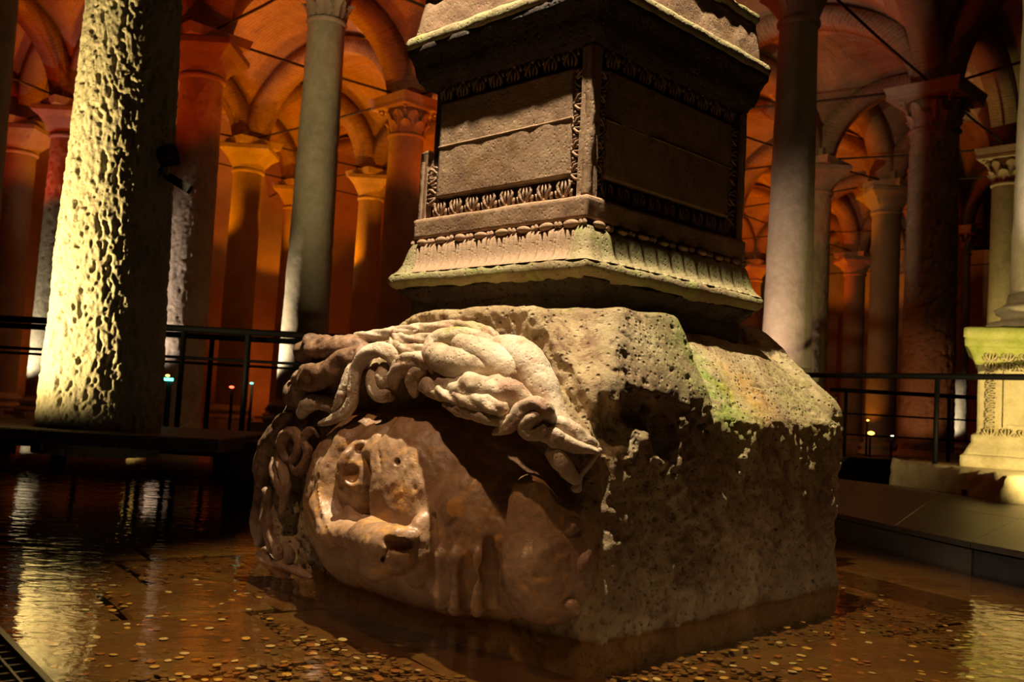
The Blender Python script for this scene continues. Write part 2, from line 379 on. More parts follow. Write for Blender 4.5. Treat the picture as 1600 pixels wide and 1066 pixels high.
def wall(name, P, Q, mat):
    P = np.array(P); Q = np.array(Q); L_ = np.linalg.norm(Q-P); d = (Q-P)/L_; n = np.array((-d[1], d[0]))*.2
    V = [(*(P-n), -.2), (*(Q-n), -.2), (*(Q+n), -.2), (*(P+n), -.2), (*(P-n), 9.6), (*(Q-n), 9.6), (*(Q+n), 9.6), (*(P+n), 9.6)]
    o = mesh(name, V, [(3, 2, 1, 0), (4, 5, 6, 7), (0, 1, 5, 4), (1, 2, 6, 5), (2, 3, 7, 6), (3, 0, 4, 7)], mat); tag(o, kind='structure'); return o
wall('wall_left', node0(5.75, -2.2), node0(5.75, JMAX+.5), M['plaster'])
wall('wall_right', node0(-1.5, JMAX+.35), node0(6, JMAX+.35), M['plaster'])

# ============================================================ COLUMNS
def shaft(parent, r0, r1, z0, z1, mat, nseg=32, nz=24, amp=0, hack=False, drums=()):
    th = np.linspace(0, 2*np.pi, nseg, endpoint=False); zz = np.linspace(z0, z1, nz)
    T, Z = np.meshgrid(th, zz); R = r0+(r1-r0)*(Z-z0)/(z1-z0)
    P = np.stack([R*np.cos(T), R*np.sin(T), Z], -1).reshape(-1, 3)
    n = np.stack([np.cos(T), np.sin(T), 0*Z], -1).reshape(-1, 3)
    if amp:
        if hack:
            Q = P*np.array([1, 1, .55]); Q = Q+.02*np.stack([vnoise(Q, 9, 1), vnoise(Q, 9, 5), vnoise(Q, 9, 9)], -1)
            a = vnoise(Q*np.array([1, 1, .75]), 25, 3)+.7*vnoise(Q, 48, 4)
            d = -np.clip(a-.12, 0, .8)*1.5+.35*vnoise(Q, 52, 6)+.4*vnoise(Q, 4, 2)
        else: d = fbm(P, 6, 4, 2.)
        for q in drums: d = d-2.2*np.exp(-((P[:, 2]-q)/.022)**2)
        P = P+n*(amp*d)[:, None]
    Fc = []
    k = np.arange((nz-1)*nseg).reshape(nz-1, nseg); k2 = np.roll(k, -1, axis=1)
    Fc = np.stack([k, k2, k2+nseg, k+nseg], -1).reshape(-1, 4)
    return mesh('shaft', P, Fc, mat, parent, True)
def capital(parent, kind, r, z, rz=0):
    if kind == 'impost':
        MB().lathe([(r*1.04, z-.08), (r*1.14, z-.05), (r*1.14, z), (r*1.02, z+.02)], 28).build('necking_ring', M['capital'], parent, True)
        prof = [(r*1.02, z), (r*1.12, z+.12), (r*1.45, z+.34), (r*1.72, z+.46), (r*1.72, z+.56), (r*1.62, z+.58)]
        MB().lathe(prof, 32, sq=[0, .25, .7, 1, 1, 1]).build('block_capital', M['capital'], parent)
    else:
        MB().lathe([(r*1.03, z-.08), (r*1.13, z-.04), (r*1.03, z)], 28).build('necking_ring', M['capital'], parent, True)
        bell = MB().lathe([(r*.98, z), (r*1.0, z+.3), (r*1.2, z+.5)], 24).build('bell', M['capital'], parent, True)
        lm = None
        for row, (zz, h, ro) in enumerate(((z, .27, 1.0), (z+.1, .38, 1.04))):
            for k in range(8):
                if lm is None or k == 0:
                    V = []; Fc = []
                    for a in range(6):
                        t = a/5; wd = .14*math.sin(math.pi*(.25+.65*t))*(1-.15*(a % 2)); out_ = r*ro+.01+.02*t+(.10*max(0, t-.5)*2)**1.0*.9; up = h*(t if t < .85 else 1.55-.65*t)
                        for s_ in (-1, -.5, 0, .5, 1): V.append((out_+(.02 if s_ == 0 else 0)-abs(s_)*.015, s_*wd, up))
                    for a in range(5):
                        for s_ in range(4): Fc.append((a*5+s_, a*5+s_+1, a*5+s_+6, a*5+s_+5))
                    n0 = len(V); V += [(v[0]-.03, v[1], v[2]) for v in V]; Fc += [tuple(n0+q for q in f[::-1]) for f in Fc]
                    o = mesh('leaf', V, Fc, M['capital'], bell); lm = o.data
                else: o = link('leaf', lm, None, bell)
                o.location = (0, 0, zz); o.rotation_euler = (0, 0, rz+math.pi/4*k+(math.pi/8 if row else 0))
        for k in range(4):
            a = rz+math.pi/4+math.pi/2*k; c_, s_ = math.cos(a), math.sin(a)
            m = MB(); m.tube([(c_*(r*1.2+.13+.05*math.cos(t)), s_*(r*1.2+.13+.05*math.cos(t)), z+.46+.05*math.sin(t)) for t in np.linspace(0, 5, 9)], .028, 6)
            m.build('volute', M['capital'], bell, True)
        MB().box((0, 0, z+.545), (r*3.1, r*3.1, .07), rz).build('abacus', M['capital'], parent)
    MB().box((0, 0, z+.66), (r*3.0+.02, r*3.0+.02, .16), rz, 1.08).build('impost_block', M['capital'], parent)
    MB().box((0, 0, z+.86), (.66, .66, .26), rz).build('arch_springer', M['brick_arch'], parent)
def base(parent, r, z, plinth=True):
    MB().lathe([(r*1.4, z), (r*1.48, z+.05), (r*1.4, z+.1), (r*1.22, z+.13), (r*1.2, z+.17), (r*1.3, z+.2), (r*1.32, z+.24), (r*1.22, z+.28), (r*1.06, z+.31), (r*1.0, z+.36)], 32).build('base_moulding', M['col'], parent, True)
    if plinth: MB().box((0, 0, z-.14), (r*3.0, r*3.0, .28), math.pi/4).build('plinth', M['col'], parent)
def column(i, j, r0, r1, kind, label, mat='col', zb=.05, zc=6.3, **kw):
    x, y = node(i, j); t = empty('column', (x, y, 0)); tag(t, label, 'column')
    bs = kw.pop('base', True)
    if bs: base(t, r0, zb)
    shaft(t, r0, r1, zb+(.36 if bs else -.2), zc, M[mat], **kw)
    capital(t, kind, r1, zc, math.pi/4)
    if kind != 'x' and zc+.99 < ZS+.05: pass
    return t
G = 'background columns'
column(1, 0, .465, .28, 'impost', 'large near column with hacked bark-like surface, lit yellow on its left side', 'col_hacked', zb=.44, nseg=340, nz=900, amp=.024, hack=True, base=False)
column(2, 0, .40, .36, 'impost', 'dark unlit column cut off by the left edge of the picture', nseg=32)
column(2, 1, .35, .27, 'leaf', 'slim smooth column left of the big pedestal with a bright lit left edge', nseg=48, nz=60, amp=.006, zb=.35, drums=(2.9, 4.4))
column(3, 1, .43, .37, 'impost', 'rough grey column with a plain block capital, second tall column right of the hacked one', 'col_rough', nseg=90, nz=260, amp=.02, hack=True, base=False)
column(3, 2, .42, .36, 'leaf', 'dark column with carved leaf capital just left of the pedestal top')
column(4, 1, .42, .36, 'impost', 'thin white-lit column peeking out left of the large hacked column', 'col_rough', nseg=60, nz=160, amp=.02, hack=True)
column(4, 2, .40, .36, 'impost', 'unlit reddish column hidden half behind the rough grey column', 'col_far')
column(4, 3, .36, .33, 'impost', 'short-looking far column with plain capital between slim lit column and pedestal', 'col_far')
column(5, 3, .36, .33, 'impost', 'far dim orange column close to the left side of the slim lit column', 'col_far')
column(5, 2, .42, .38, 'impost', 'far yellow-lit column under a glowing capital, right beside the hacked column', 'col_far')
column(5, 1, .44, .40, 'impost', 'far brown column near the left picture edge', 'col_far')
column(1, 2, .33, .26, 'impost', 'pale smooth pinkish column immediately right of the pedestal', nseg=48, nz=60, amp=.005, zb=1.15, drums=(4.7,))
column(2, 4, .41, .38, 'impost', 'rough brown column right behind the pale pinkish one', 'col_rough', nseg=60, nz=160, amp=.02, hack=True, drums=(1.5,))
column(1, 3, .47, .42, 'leaf', 'tall dark rough column with a leaf capital at the right', 'col_rough', nseg=90, nz=300, amp=.035, hack=True)
column(2, 5, .38, .35, 'impost', 'dim red column left of the tall dark leaf-capital column', 'col_far')
column(1, 4, .40, .34, 'leaf', 'yellow-lit column with bright leaf capital behind the right edge column', nseg=40)
column(2, 6, .42, .39, 'leaf', 'far column with leaf capital between dark column and right pedestal', 'col_rough', nseg=50, nz=120, amp=.018, hack=True)
column(3, 6, .40, .36, 'impost', 'narrow dark far column right of the rough brown column', 'col_far')
column(3, 7, .40, .36, 'impost', 'distant red-lit column left of the dim red column', 'col_far')
column(4, 7, .40, .36, 'impost', 'most distant thin column in the orange gap at the right', 'col_far')

# ============================================================ CARVED HEAD BLOCK
O_ = np.array([.329, 3.323, 0]); E1 = np.array([-.741, .672, 0]); E1 /= np.linalg.norm(E1); E2 = np.array([-E1[1]*-1, -E1[0], 0]); E2 = np.array([.672, .741, 0]); E2 /= np.linalg.norm(E2)
def ray(u, v): return FW*F+RT*(u-800)-UP*(v-533)
def P(px, py, n):   # a point of the carving, given its depth n out of the front plane
    d = ray(px, py); o = O_-E2*n; k = ((o-CAM)@E2)/(d@E2); q = CAM+k*d-O_
    return np.array([q@E1, -(q@E2), q[2]])
head = empty('carved_head_block', mat=Matrix(((E1[0], -E2[0], 0, O_[0]), (E1[1], -E2[1], 0, O_[1]), (0, 0, 1, 0), (0, 0, 0, 1))))
tag(head, 'huge marble block carved as a sideways head with curly hair, standing in water', 'sculpture')

class Grid:
    def __init__(s, lo, hi, h):
        s.lo = np.array(lo, float); s.h = h; s.n = np.ceil((np.array(hi)-s.lo)/h).astype(int)+1
        s.ax = [(s.lo[k]+np.arange(s.n[k])*h).astype(np.float32) for k in range(3)]; s.F = np.full(s.n, 1., np.float32)
    def sl(s, lo, hi):
        a = np.clip(np.floor((np.array(lo)-s.lo)/s.h).astype(int), 0, s.n-1); b = np.clip(np.ceil((np.array(hi)-s.lo)/s.h).astype(int)+1, 1, s.n)
        b = np.maximum(b, a+1)
        S_ = tuple(slice(a[k], b[k]) for k in range(3))
        return S_, s.ax[0][S_[0]][:, None, None], s.ax[1][S_[1]][None, :, None], s.ax[2][S_[2]][None, None, :]
    def put(s, S_, d, k, op):
        A = s.F[S_]
        if op == 'sub': A, d = -A, d
        if k <= 0: r = np.minimum(A, d)
        else:
            hh = np.clip(.5+.5*(d-A)/k, 0, 1); r = d*(1-hh)+A*hh-k*hh*(1-hh)
        s.F[S_] = r if op == 'add' else -r
    def ell(s, c, r, k=.03, op='add', rot=None):
        c = np.array(c, float); r = np.array(r, float); m = max(r)*1.0+k+.08
        R = (r+k+.08) if rot is None else np.array([m]*3)
        S_, X, Y, Z = s.sl(c-R, c+R); X = X-c[0]; Y = Y-c[1]; Z = Z-c[2]
        if rot is not None: # rotation about n axis (in the s,z plane) then tilt in s,n plane
            a, b = rot; X, Z = X*math.cos(a)+Z*math.sin(a), -X*math.sin(a)+Z*math.cos(a); X, Y = X*math.cos(b)+Y*math.sin(b), -X*math.sin(b)+Y*math.cos(b)
        k0 = np.sqrt((X/r[0])**2+(Y/r[1])**2+(Z/r[2])**2); k1 = np.sqrt((X/r[0]**2)**2+(Y/r[1]**2)**2+(Z/r[2]**2)**2)+1e-9
        s.put(S_, k0*(k0-1)/k1, k, op)
    def cap(s, pts, rs, k=.02, op='add', flat=1.0):
        for a in range(len(pts)-1):
            p, q = np.array(pts[a]), np.array(pts[a+1]); r0, r1 = rs[a], rs[a+1]; R = max(r0, r1)+k+.06
            S_, X, Y, Z = s.sl(np.minimum(p, q)-R, np.maximum(p, q)+R); d = q-p; L2 = d@d+1e-9
            t = np.clip(((X-p[0])*d[0]+(Y-p[1])*d[1]+(Z-p[2])*d[2])/L2, 0, 1)
            D = np.sqrt((X-p[0]-t*d[0])**2+(Y-p[1]-t*d[1])**2+(Z-p[2]-t*d[2])**2)-(r0+(r1-r0)*t)
            s.put(S_, D, k, op)
    def hit(s, px, py):   # first point of the surface seen along a sight line
        a = P(px, py, .9); b = P(px, py, -.5); d = b-a; n = int(np.linalg.norm(d)/(s.h*.5)); t = np.linspace(0, 1, n)[:, None]
        Q = a+d*t; I = np.round((Q-s.lo)/s.h).astype(int); ok = np.all((I >= 0) & (I < s.n), axis=1); I = np.clip(I, 0, s.n-1)
        v = s.F[I[:, 0], I[:, 1], I[:, 2]]; v[~ok] = 1; w_ = np.nonzero(v < 0)[0]
        return Q[w_[0]] if len(w_) else P(px, py, .1)
    def nets(s):
        F_ = s.F; F_[0] = F_[-1] = 1; F_[:, 0] = F_[:, -1] = 1; F_[:, :, 0] = F_[:, :, -1] = 1
        I = F_ < 0; n = s.n-1
        c = [I[a:a+n[0], b:b+n[1], e:e+n[2]] for a in (0, 1) for b in (0, 1) for e in (0, 1)]
        anyi = c[0].copy(); alli = c[0].copy()
        for q in c[1:]: anyi |= q; alli &= q
        act = anyi & ~alli; idx = np.full(n, -1, np.int32); A = np.argwhere(act); idx[act] = np.arange(len(A))
        tot = np.zeros((len(A), 3)); cn = np.zeros(len(A))
        cor = [(a, b, e) for a in (0, 1) for b in (0, 1) for e in (0, 1)]
        val = {q: F_[A[:, 0]+q[0], A[:, 1]+q[1], A[:, 2]+q[2]] for q in cor}
        for q in cor:
            for ax in range(3):
                if q[ax]: continue
                p_ = list(q); p_[ax] = 1; v0, v1 = val[q], val[tuple(p_)]; cr = (v0 < 0) != (v1 < 0)
                t = np.where(cr, v0/(v0-v1+1e-12), 0); pos = np.tile(np.array(q, float), (len(A), 1)); pos[:, ax] += t
                tot[cr] += pos[cr]; cn[cr] += 1
        V = s.lo+(A+tot/np.maximum(cn, 1)[:, None])*s.h
        Q = []
        for ax in range(3):
            u, v = [(1, 2), (2, 0), (0, 1)][ax]
            sa_ = [slice(1, n[k]) for k in range(3)]; sa_[ax] = slice(0, n[ax]); sb = list(sa_); sb[ax] = slice(1, n[ax]+1)
            a_, b_ = I[tuple(sa_)], I[tuple(sb)]
            for (cond, flip) in ((a_ & ~b_, False), (~a_ & b_, True)):
                E = np.argwhere(cond); off = np.ones(3, int); off[ax] = 0; E = E+off
                def g(du, dv):
                    e = E.copy(); e[:, u] -= du; e[:, v] -= dv; return idx[e[:, 0], e[:, 1], e[:, 2]]
                q4 = np.stack([g(0, 0), g(1, 0), g(1, 1), g(0, 1)], -1)
                if flip: q4 = q4[:, ::-1]
                Q.append(q4)
        Q = np.concatenate(Q); return V, Q[(Q >= 0).all(1)]
def vnormals(V, Q):
    n = np.cross(V[Q[:, 2]]-V[Q[:, 0]], V[Q[:, 3]]-V[Q[:, 1]]); N_ = np.zeros_like(V)
    for k in range(4): np.add.at(N_, Q[:, k], n)
    return N_/(np.linalg.norm(N_, axis=1)[:, None]+1e-12)

# ---- rough block body
g = Grid((-.12, -2.2, -.2), (1.98, .2, 1.36),   .011)
X, Y, Z = g.ax[0][:, None, None], g.ax[1][None, :, None], g.ax[2][None, None, :]
def smax(a, b, k): h_ = np.clip(.5-.5*(b-a)/k, 0, 1); return b*(1-h_)+a*h_+k*h_*(1-h_)
def hs(nx, ny, nz, px, py, pz):
    l = math.sqrt(nx*nx+ny*ny+nz*nz); return ((X-px)*nx+(Y-py)*ny+(Z-pz)*nz)/l
body = smax(-(X-.0)-.0, X-1.72, .03); body = smax(body, Y+.01, .02); body = smax(body, -Y-2.03, .04)
low = smax(body, Z-1.17, .03); low = smax(low, hs(-.72, 0, .70, 0.0, 0, .795), .012)        # shelf with the sloping green top
low = smax(low, hs(.6, .0, .8, 1.05, 0, 1.2), .08)
mass = smax(body, Z-1.20, .05); mass = smax(mass, hs(-.9, .0, .40, 0.0, 0, .88), .02)       # raised lump at the near end
mass = smax(mass, hs(-.25, -.9, .25, .2, -.72, 1.12), .05); mass = smax(mass, hs(0, .8, .62, .3, -.24, 1.18), .05)
mass = smax(mass, hs(.55, .15, .8, .95, 0, 1.2), .06)
d = np.minimum(low, mass)
back = smax(body, hs(-.62, 0, .72, .46, 0, 1.27), .04); back = smax(back, Z-1.30, .04); back = smax(back, hs(0, 1, 0, 0, -1.86, 0), .05)
d = np.minimum(d, back)
g.F = np.ascontiguousarray(np.broadcast_to(d, g.n)).astype(np.float32)
# broken hollow at the near top corner, chips along the foot
g.ell((-.03, -.24, .80), (.11, .13, .075), .02, 'sub'); g.ell((-.02, -.10, .74), (.09, .09, .08), .02, 'sub'); g.ell((.0, -.40, .74), (.05, .10, .10), .02, 'sub')
g.ell((.0, -2.03, .35), (.07, .06, .35), .03, 'sub'); g.ell((0.02, -.01, .45), (.05, .05, .5), .03, 'sub')
# underlying hair mass along the top of the face and round the crown
g.cap([P(495, 590, .0), P(560, 580, .0), P(660, 570, .02), P(760, 590, .05), P(850, 640, .07), P(915, 700, .03)], [.07, .08, .09, .08, .07, .05], .05)
g.cap([P(485, 610, -.04), P(455, 690, -.07), P(447, 780, -.08), P(455, 870, -.06)], [.08, .08, .08, .08], .05)
V, Q = g.nets(); Nn = vnormals(V, Q)
fl = np.clip((Nn[:, 2]-.02)/.25, 0, 1)   # flatter tops are smoother and pitted; sides are hacked
dd = .011*fbm(V, 5, 3)+.006*np.abs(fbm(V, 30, 2, 3.))*(1-fl*.6)-.014*np.clip(vnoise(V, 34, 8.)-.45, 0, 1)*2+(1-fl)*(.007*vnoise(V*np.array([1, 1, .6]), 20, 4.)+.012*vnoise(V, 38, 5.))
V = V+Nn*dd[:, None]
mesh('stone_block', V, Q, M['block'], head, True)

# ---- the face
H = .0065
g = Grid((-.08, -.28, -.16), (1.78, .50, .92), H)
g.ell((.84, -.13, .34), (.80, .34, .45), .02)
g.ell((1.22, -.05, .36), (.40, .25, .39), .06)                                             # forehead
g.ell((.90, .02, .47), (.30, .22, .27), .08)                                              # cheek
g.ell(P(752, 800, .03), (.17, .15, .17), .05)                                              # jaw
g.ell((.18, .02, .27), (.16, .20, .235), .06)                                              # chin
g.ell(P(830, 800, .13), (.085, .08, .13), .05)
g.ell(P(713, 875, .06), (.17, .14, .20), .05)
g.ell(P(552, 768, .25), (.080, .13, .15), .03, 'sub')                           # eye socket
g.ell(P(588, 664, .2), (.03, .08, .055), .03, 'sub')
g.cap([P(577, 660, .06), P(543, 690, .13), P(516, 740, .17), P(505, 790, .20), P(516, 830, .235)], [.03, .045, .05, .05, .055], .05)   # brow
g.ell(P(563, 742, .145), (.098, .105, .145), .006)                                         # eyeball
g.cap([P(518, 835, .22), P(570, 840, .27), P(612, 850, .315)], [.05, .062, .078], .04)          # nose bridge
g.ell(P(622, 862, .30), (.075, .075, .085), .03); g.ell(P(590, 880, .25), (.09, .07, .07), .04)
g.ell(P(745, 815, .06), (.19, .15, .21), .06)
g.cap([P(625, 840, .33), P(645, 838, .30)], [.05, .03], .02)
g.ell(P(664, 850, .20), (.055, .085, .12), .025); g.ell(P(655, 900, .21), (.035, .05, .05), .02) # upper lip mass
g.cap([P(691, 822, .18), P(688, 870, .215), P(688, 945, .15)], [.018, .022, .022], .015)         # lips
g.cap([P(711, 818, .17), P(713, 870, .20), P(713, 950, .13)], [.022, .030, .03], .02)
g.cap([P(748, 830, .13), P(746, 870, .165), P(746, 950, .11)], [.025, .03, .03], .03)
g.cap([g.hit(700, 822), g.hit(699, 880), g.hit(699, 945)], [.010, .016, .014], .008, 'sub')
g.cap([g.hit(731, 866), g.hit(731, 900), g.hit(731, 945)], [.016, .034, .03], .012, 'sub')
g.cap([g.hit(764, 848), g.hit(768, 890), g.hit(768, 940)], [.016, .036, .03], .015, 'sub')
g.cap([g.hit(677, 806), g.hit(679, 850), g.hit(679, 925)], [.010, .018, .018], .01, 'sub')
h_ = g.hit(627, 852); g.ell(h_+np.array([.02, .0, 0]), (.05, .06, .028), .008, 'sub', (.25, 0))  # nostril
h_ = g.hit(602, 876); g.cap([g.hit(596, 895)+[0, .01, 0], g.hit(604, 866)+[0, .01, 0], g.hit(618, 852)], [.008, .01, .01], .006, 'sub')
g.ell(P(556, 804, .25), (.07, .15, .052), .02, 'sub', (.15, 0))
h_ = g.hit(553, 742); g.ell(h_+np.array([0, .012, 0]), (.034, .032, .040), .006, 'sub')  # drilled pupil
h_ = g.hit(619, 722); g.ell(h_, (.012, .03, .012), .004, 'sub')
g.cap([g.hit(x_, y_)+[0, .006, 0] for x_, y_ in ((570, 692), (556, 698), (545, 710), (537, 725), (533, 742), (534, 752))], [.012, .018, .020, .020, .018, .010], .004)   # eyelid
g.cap([g.hit(x_, y_)+[0, .004, 0] for x_, y_ in ((592, 700), (597, 740), (590, 780))], [.004]*3, .006, 'sub')
g.cap([g.hit(x_, y_)+[0, .006, 0] for x_, y_ in ((492, 765), (494, 790), (500, 808), (506, 824))], [.006, .01, .01, .008], .008, 'sub')   # brow crease
for q in np.linspace(0, 1, 13): # notched eyebrow
    x_ = 494+q*q*16; y_ = 755+q*72; h_ = g.hit(x_+4, y_); g.ell(h_+[0, .003, 0], (.008, .007, .007), .004)
g.cap([g.hit(x_, y_) for x_, y_ in ((638, 700), (632, 740), (628, 780))], [.003]*3, .004, 'sub')
# mouth corner and chin crease, shell-like curl of hair at the jaw
g.cap([g.hit(705, 818)+[0, 0, 0], g.hit(712, 812)], [.012, .008], .008, 'sub')
V, Q = g.nets(); Nn = vnormals(V, Q)
for _ in range(2):
    acc = np.zeros_like(V); c_ = np.zeros(len(V))
    for k in range(4):
        for l in (1, 3): np.add.at(acc, Q[:, k], V[Q[:, (k+l) % 4]]); np.add.at(c_, Q[:, k], 1)
    V = V*.6+.4*acc/np.maximum(c_, 1)[:, None]
V = V+Nn*(.006*fbm(V, 9, 3)+.0025*fbm(V, 34, 2, 5.)-.012*np.clip(vnoise(V, 30, 2.)-.55, 0, 1))[:, None]
mesh('face', V, Q, M['face'], head, True)

# ---- hair: every lock a swept, grooved strand
def catmull(Pn, per=10):
    Pn = np.array(Pn, float); Pn = np.vstack([2*Pn[0]-Pn[1], Pn, 2*Pn[-1]-Pn[-2]]); out_ = []
    for k in range(1, len(Pn)-2):
        p0, p1, p2, p3 = Pn[k-1:k+3]
        for t in np.linspace(0, 1, per, endpoint=False):
            out_.append(.5*((2*p1)+(-p0+p2)*t+(2*p0-5*p1+4*p2-p3)*t*t+(-p0+3*p1-3*p2+p3)*t**3))
    out_.append(Pn[-2]); return np.array(out_)
def lock(pts, mat='hair', ridges=3, amp=.16, twist=1.2, flat=1.0, nz=.05, name='hair_lock', seed=0, nc=28):
    """pts: (px, py, n, radius)"""
    C4 = np.array([(*P(a, b, c), r) for a, b, c, r in pts]); Sx = catmull(C4, 12); n_ = len(Sx)
    # round off ends
    t0 = Sx[0, :3]-(Sx[1, :3]-Sx[0, :3])/np.linalg.norm(Sx[1, :3]-Sx[0, :3])*Sx[0, 3]*.6; t1 = Sx[-1, :3]+(Sx[-1, :3]-Sx[-2, :3])/np.linalg.norm(Sx[-1, :3]-Sx[-2, :3])*Sx[-1, 3]*.6
    Sx = np.vstack([[*t0, Sx[0, 3]*.1], [*(t0*.6+Sx[0, :3]*.4), Sx[0, 3]*.7], Sx, [*(t1*.6+Sx[-1, :3]*.4), Sx[-1, 3]*.7], [*t1, Sx[-1, 3]*.1]])
    T = np.gradient(Sx[:, :3], axis=0); T /= np.linalg.norm(T, axis=1)[:, None]+1e-9
    V = []; out_n = np.array([0, 1., .0]); s_ = np.concatenate([[0], np.cumsum(np.linalg.norm(np.diff(Sx[:, :3], axis=0), axis=1))])
    for k in range(len(Sx)):
        u = np.cross(T[k], out_n); u /= np.linalg.norm(u)+1e-9; v = np.cross(u, T[k]); a = np.arange(nc)*2*np.pi/nc
        rr_ = Sx[k, 3]*(1+amp*(np.abs(np.cos(ridges*.5*(a+twist*s_[k]*6+seed)))-.6))
        V.append(Sx[k, :3]+np.outer(np.cos(a)*rr_, u)+np.outer(np.sin(a)*rr_*flat, v))
    V = np.concatenate(V); m_ = len(Sx)
    k = np.arange((m_-1)*nc).reshape(m_-1, nc); k2 = np.roll(k, -1, 1); Q = np.stack([k, k+nc, k2+nc, k2], -1).reshape(-1, 4)
    Nn = vnormals(V, Q); R = np.repeat(Sx[:, 3], nc)
    V = V+Nn*(R*nz*4*fbm(V, 14, 3, seed*3.1)*.5+.0022*fbm(V, 45, 2, seed))[:, None]
    return mesh(name, V, Q, M[mat], head, True)
D_, W_ = 'hair_dark', 'hair'
# broken snake loop at the far left top
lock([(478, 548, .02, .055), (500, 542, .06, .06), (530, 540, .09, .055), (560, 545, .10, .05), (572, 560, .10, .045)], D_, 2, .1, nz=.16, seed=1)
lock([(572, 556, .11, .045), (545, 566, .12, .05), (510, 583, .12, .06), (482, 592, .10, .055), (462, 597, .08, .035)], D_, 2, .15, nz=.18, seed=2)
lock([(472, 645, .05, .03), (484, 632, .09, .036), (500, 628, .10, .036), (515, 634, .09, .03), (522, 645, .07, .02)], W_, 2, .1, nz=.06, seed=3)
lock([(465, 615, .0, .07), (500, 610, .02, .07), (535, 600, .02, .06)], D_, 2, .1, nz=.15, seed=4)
# the large C-shaped curl
lock([(500, 662, .12, .012), (520, 656, .15, .022), (540, 645, .16, .026), (551, 625, .16, .027), (553, 600, .16, .027), (557, 575, .16, .028), (572, 554, .16, .03), (595, 547, .16, .032), (612, 555, .15, .03), (620, 572, .13, .026)], W_, 3, .22, .6, seed=5)
lock([(522, 642, .15, .012), (531, 625, .17, .022), (538, 605, .17, .022), (546, 582, .16, .020), (556, 562, .14, .018)], W_, 2, .2, .6, seed=6)
lock([(588, 572, .13, .022), (582, 590, .15, .032), (586, 608, .16, .036), (600, 618, .15, .030), (613, 622, .12, .018)], W_, 3, .2, .5, flat=.7, seed=7)
lock([(603, 572, .13, .026), (600, 590, .15, .036), (604, 605, .14, .03)], W_, 2, .12, .3, seed=8)
# folded purple-grey curl in the middle
lock([(616, 605, .12, .02), (618, 585, .15, .03), (632, 568, .17, .036), (655, 562, .17, .034), (674, 568, .16, .028), (682, 582, .14, .022)], W_, 4, .3, 1, seed=9)
lock([(648, 615, .12, .02), (645, 598, .16, .028), (650, 583, .17, .028), (664, 577, .16, .024)], W_, 3, .3, 1, seed=10)
# strands along the crest
lock([(555, 527, .03, .018), (590, 524, .06, .024), (620, 520, .07, .024), (650, 516, .06, .022)], W_, 4, .35, 1.5, seed=11)
lock([(612, 530, .08, .016), (622, 542, .11, .026), (640, 548, .12, .026), (668, 545, .12, .024)], W_, 4, .35, 2, seed=12)
lock([(616, 524, .06, .02), (630, 532, .1, .026), (655, 532, .1, .026), (690, 526, .09, .02)], W_, 4, .35, 2, seed=13)
lock([(640, 516, .02, .02), (690, 512, .03, .026), (735, 514, .04, .026), (765, 522, .05, .024), (778, 536, .06, .02)], W_, 4, .25, 1.2, seed=14)
# fat pale snake body folding back on itself
lock([(775, 548, .08, .04), (745, 534, .10, .042), (710, 530, .12, .045), (685, 537, .13, .05), (682, 553, .15, .055), (705, 566, .17, .06), (735, 572, .17, .062), (765, 574, .16, .058), (785, 582, .14, .05)], W_, 2, .06, .3, nz=.04, seed=15, nc=36)
lock([(720, 540, .13, .045), (752, 552, .15, .055), (782, 568, .15, .06), (800, 590, .14, .06), (805, 610, .12, .045)], W_, 2, .05, .3, nz=.04, seed=16, nc=36)
lock([(778, 545, .06, .05), (800, 548, .09, .06), (823, 566, .10, .068), (842, 600, .10, .066), (858, 635, .10, .055), (874, 662, .10, .045), (895, 685, .08, .035)], W_, 2, .05, .2, nz=.04, seed=17, nc=36)
# rough fringe overhanging the cheek
lock([(648, 592, .10, .035), (675, 600, .13, .045), (710, 606, .18, .05), (750, 608, .25, .050), (788, 616, .24, .046), (822, 632, .20, .042), (850, 660, .17, .038)], W_, 3, .2, 1.5, nz=.16, seed=18, nc=40)
lock([(668, 604, .14, .02), (690, 616, .2, .028), (720, 622, .25, .03), (755, 628, .29, .03), (785, 640, .29, .026)], W_, 4, .3, 2, nz=.15, seed=19)
lock([(772, 676, .26, .010), (790, 670, .28, .021), (805, 656, .28, .026), (815, 640, .27, .028), (832, 632, .25, .030), (850, 640, .21, .030), (862, 655, .16, .022)], W_, 3, .25, 1, seed=20)
lock([(842, 650, .23, .02), (828, 655, .26, .025), (820, 668, .26, .026), (832, 678, .24, .026), (850, 672, .21, .022)], W_, 3, .25, 1, seed=21)
lock([(845, 678, .18, .02), (862, 682, .18, .030), (880, 690, .15, .030), (905, 698, .12, .022), (932, 706, .06, .012)], W_, 3, .25, 1, seed=22)
lock([(870, 660, .14, .03), (890, 672, .12, .034), (908, 688, .09, .03), (925, 698, .05, .02)], W_, 3, .2, 1, nz=.12, seed=23)
lock([(700, 630, .2, .02), (725, 640, .25, .026), (760, 650, .28, .028), (795, 660, .27, .024)], W_, 3, .3, 1, nz=.15, seed=24)
lock([(864, 705, .15, .03), (876, 722, .15, .034), (890, 738, .10, .03), (902, 750, .08, .02)], W_, 2, .1, 1, nz=.12, seed=25)
lock([(938, 702, .03, .010), (922, 722, .05, .013), (906, 745, .07, .014), (900, 765, .07, .02)], W_, 2, .1, 1, seed=26)
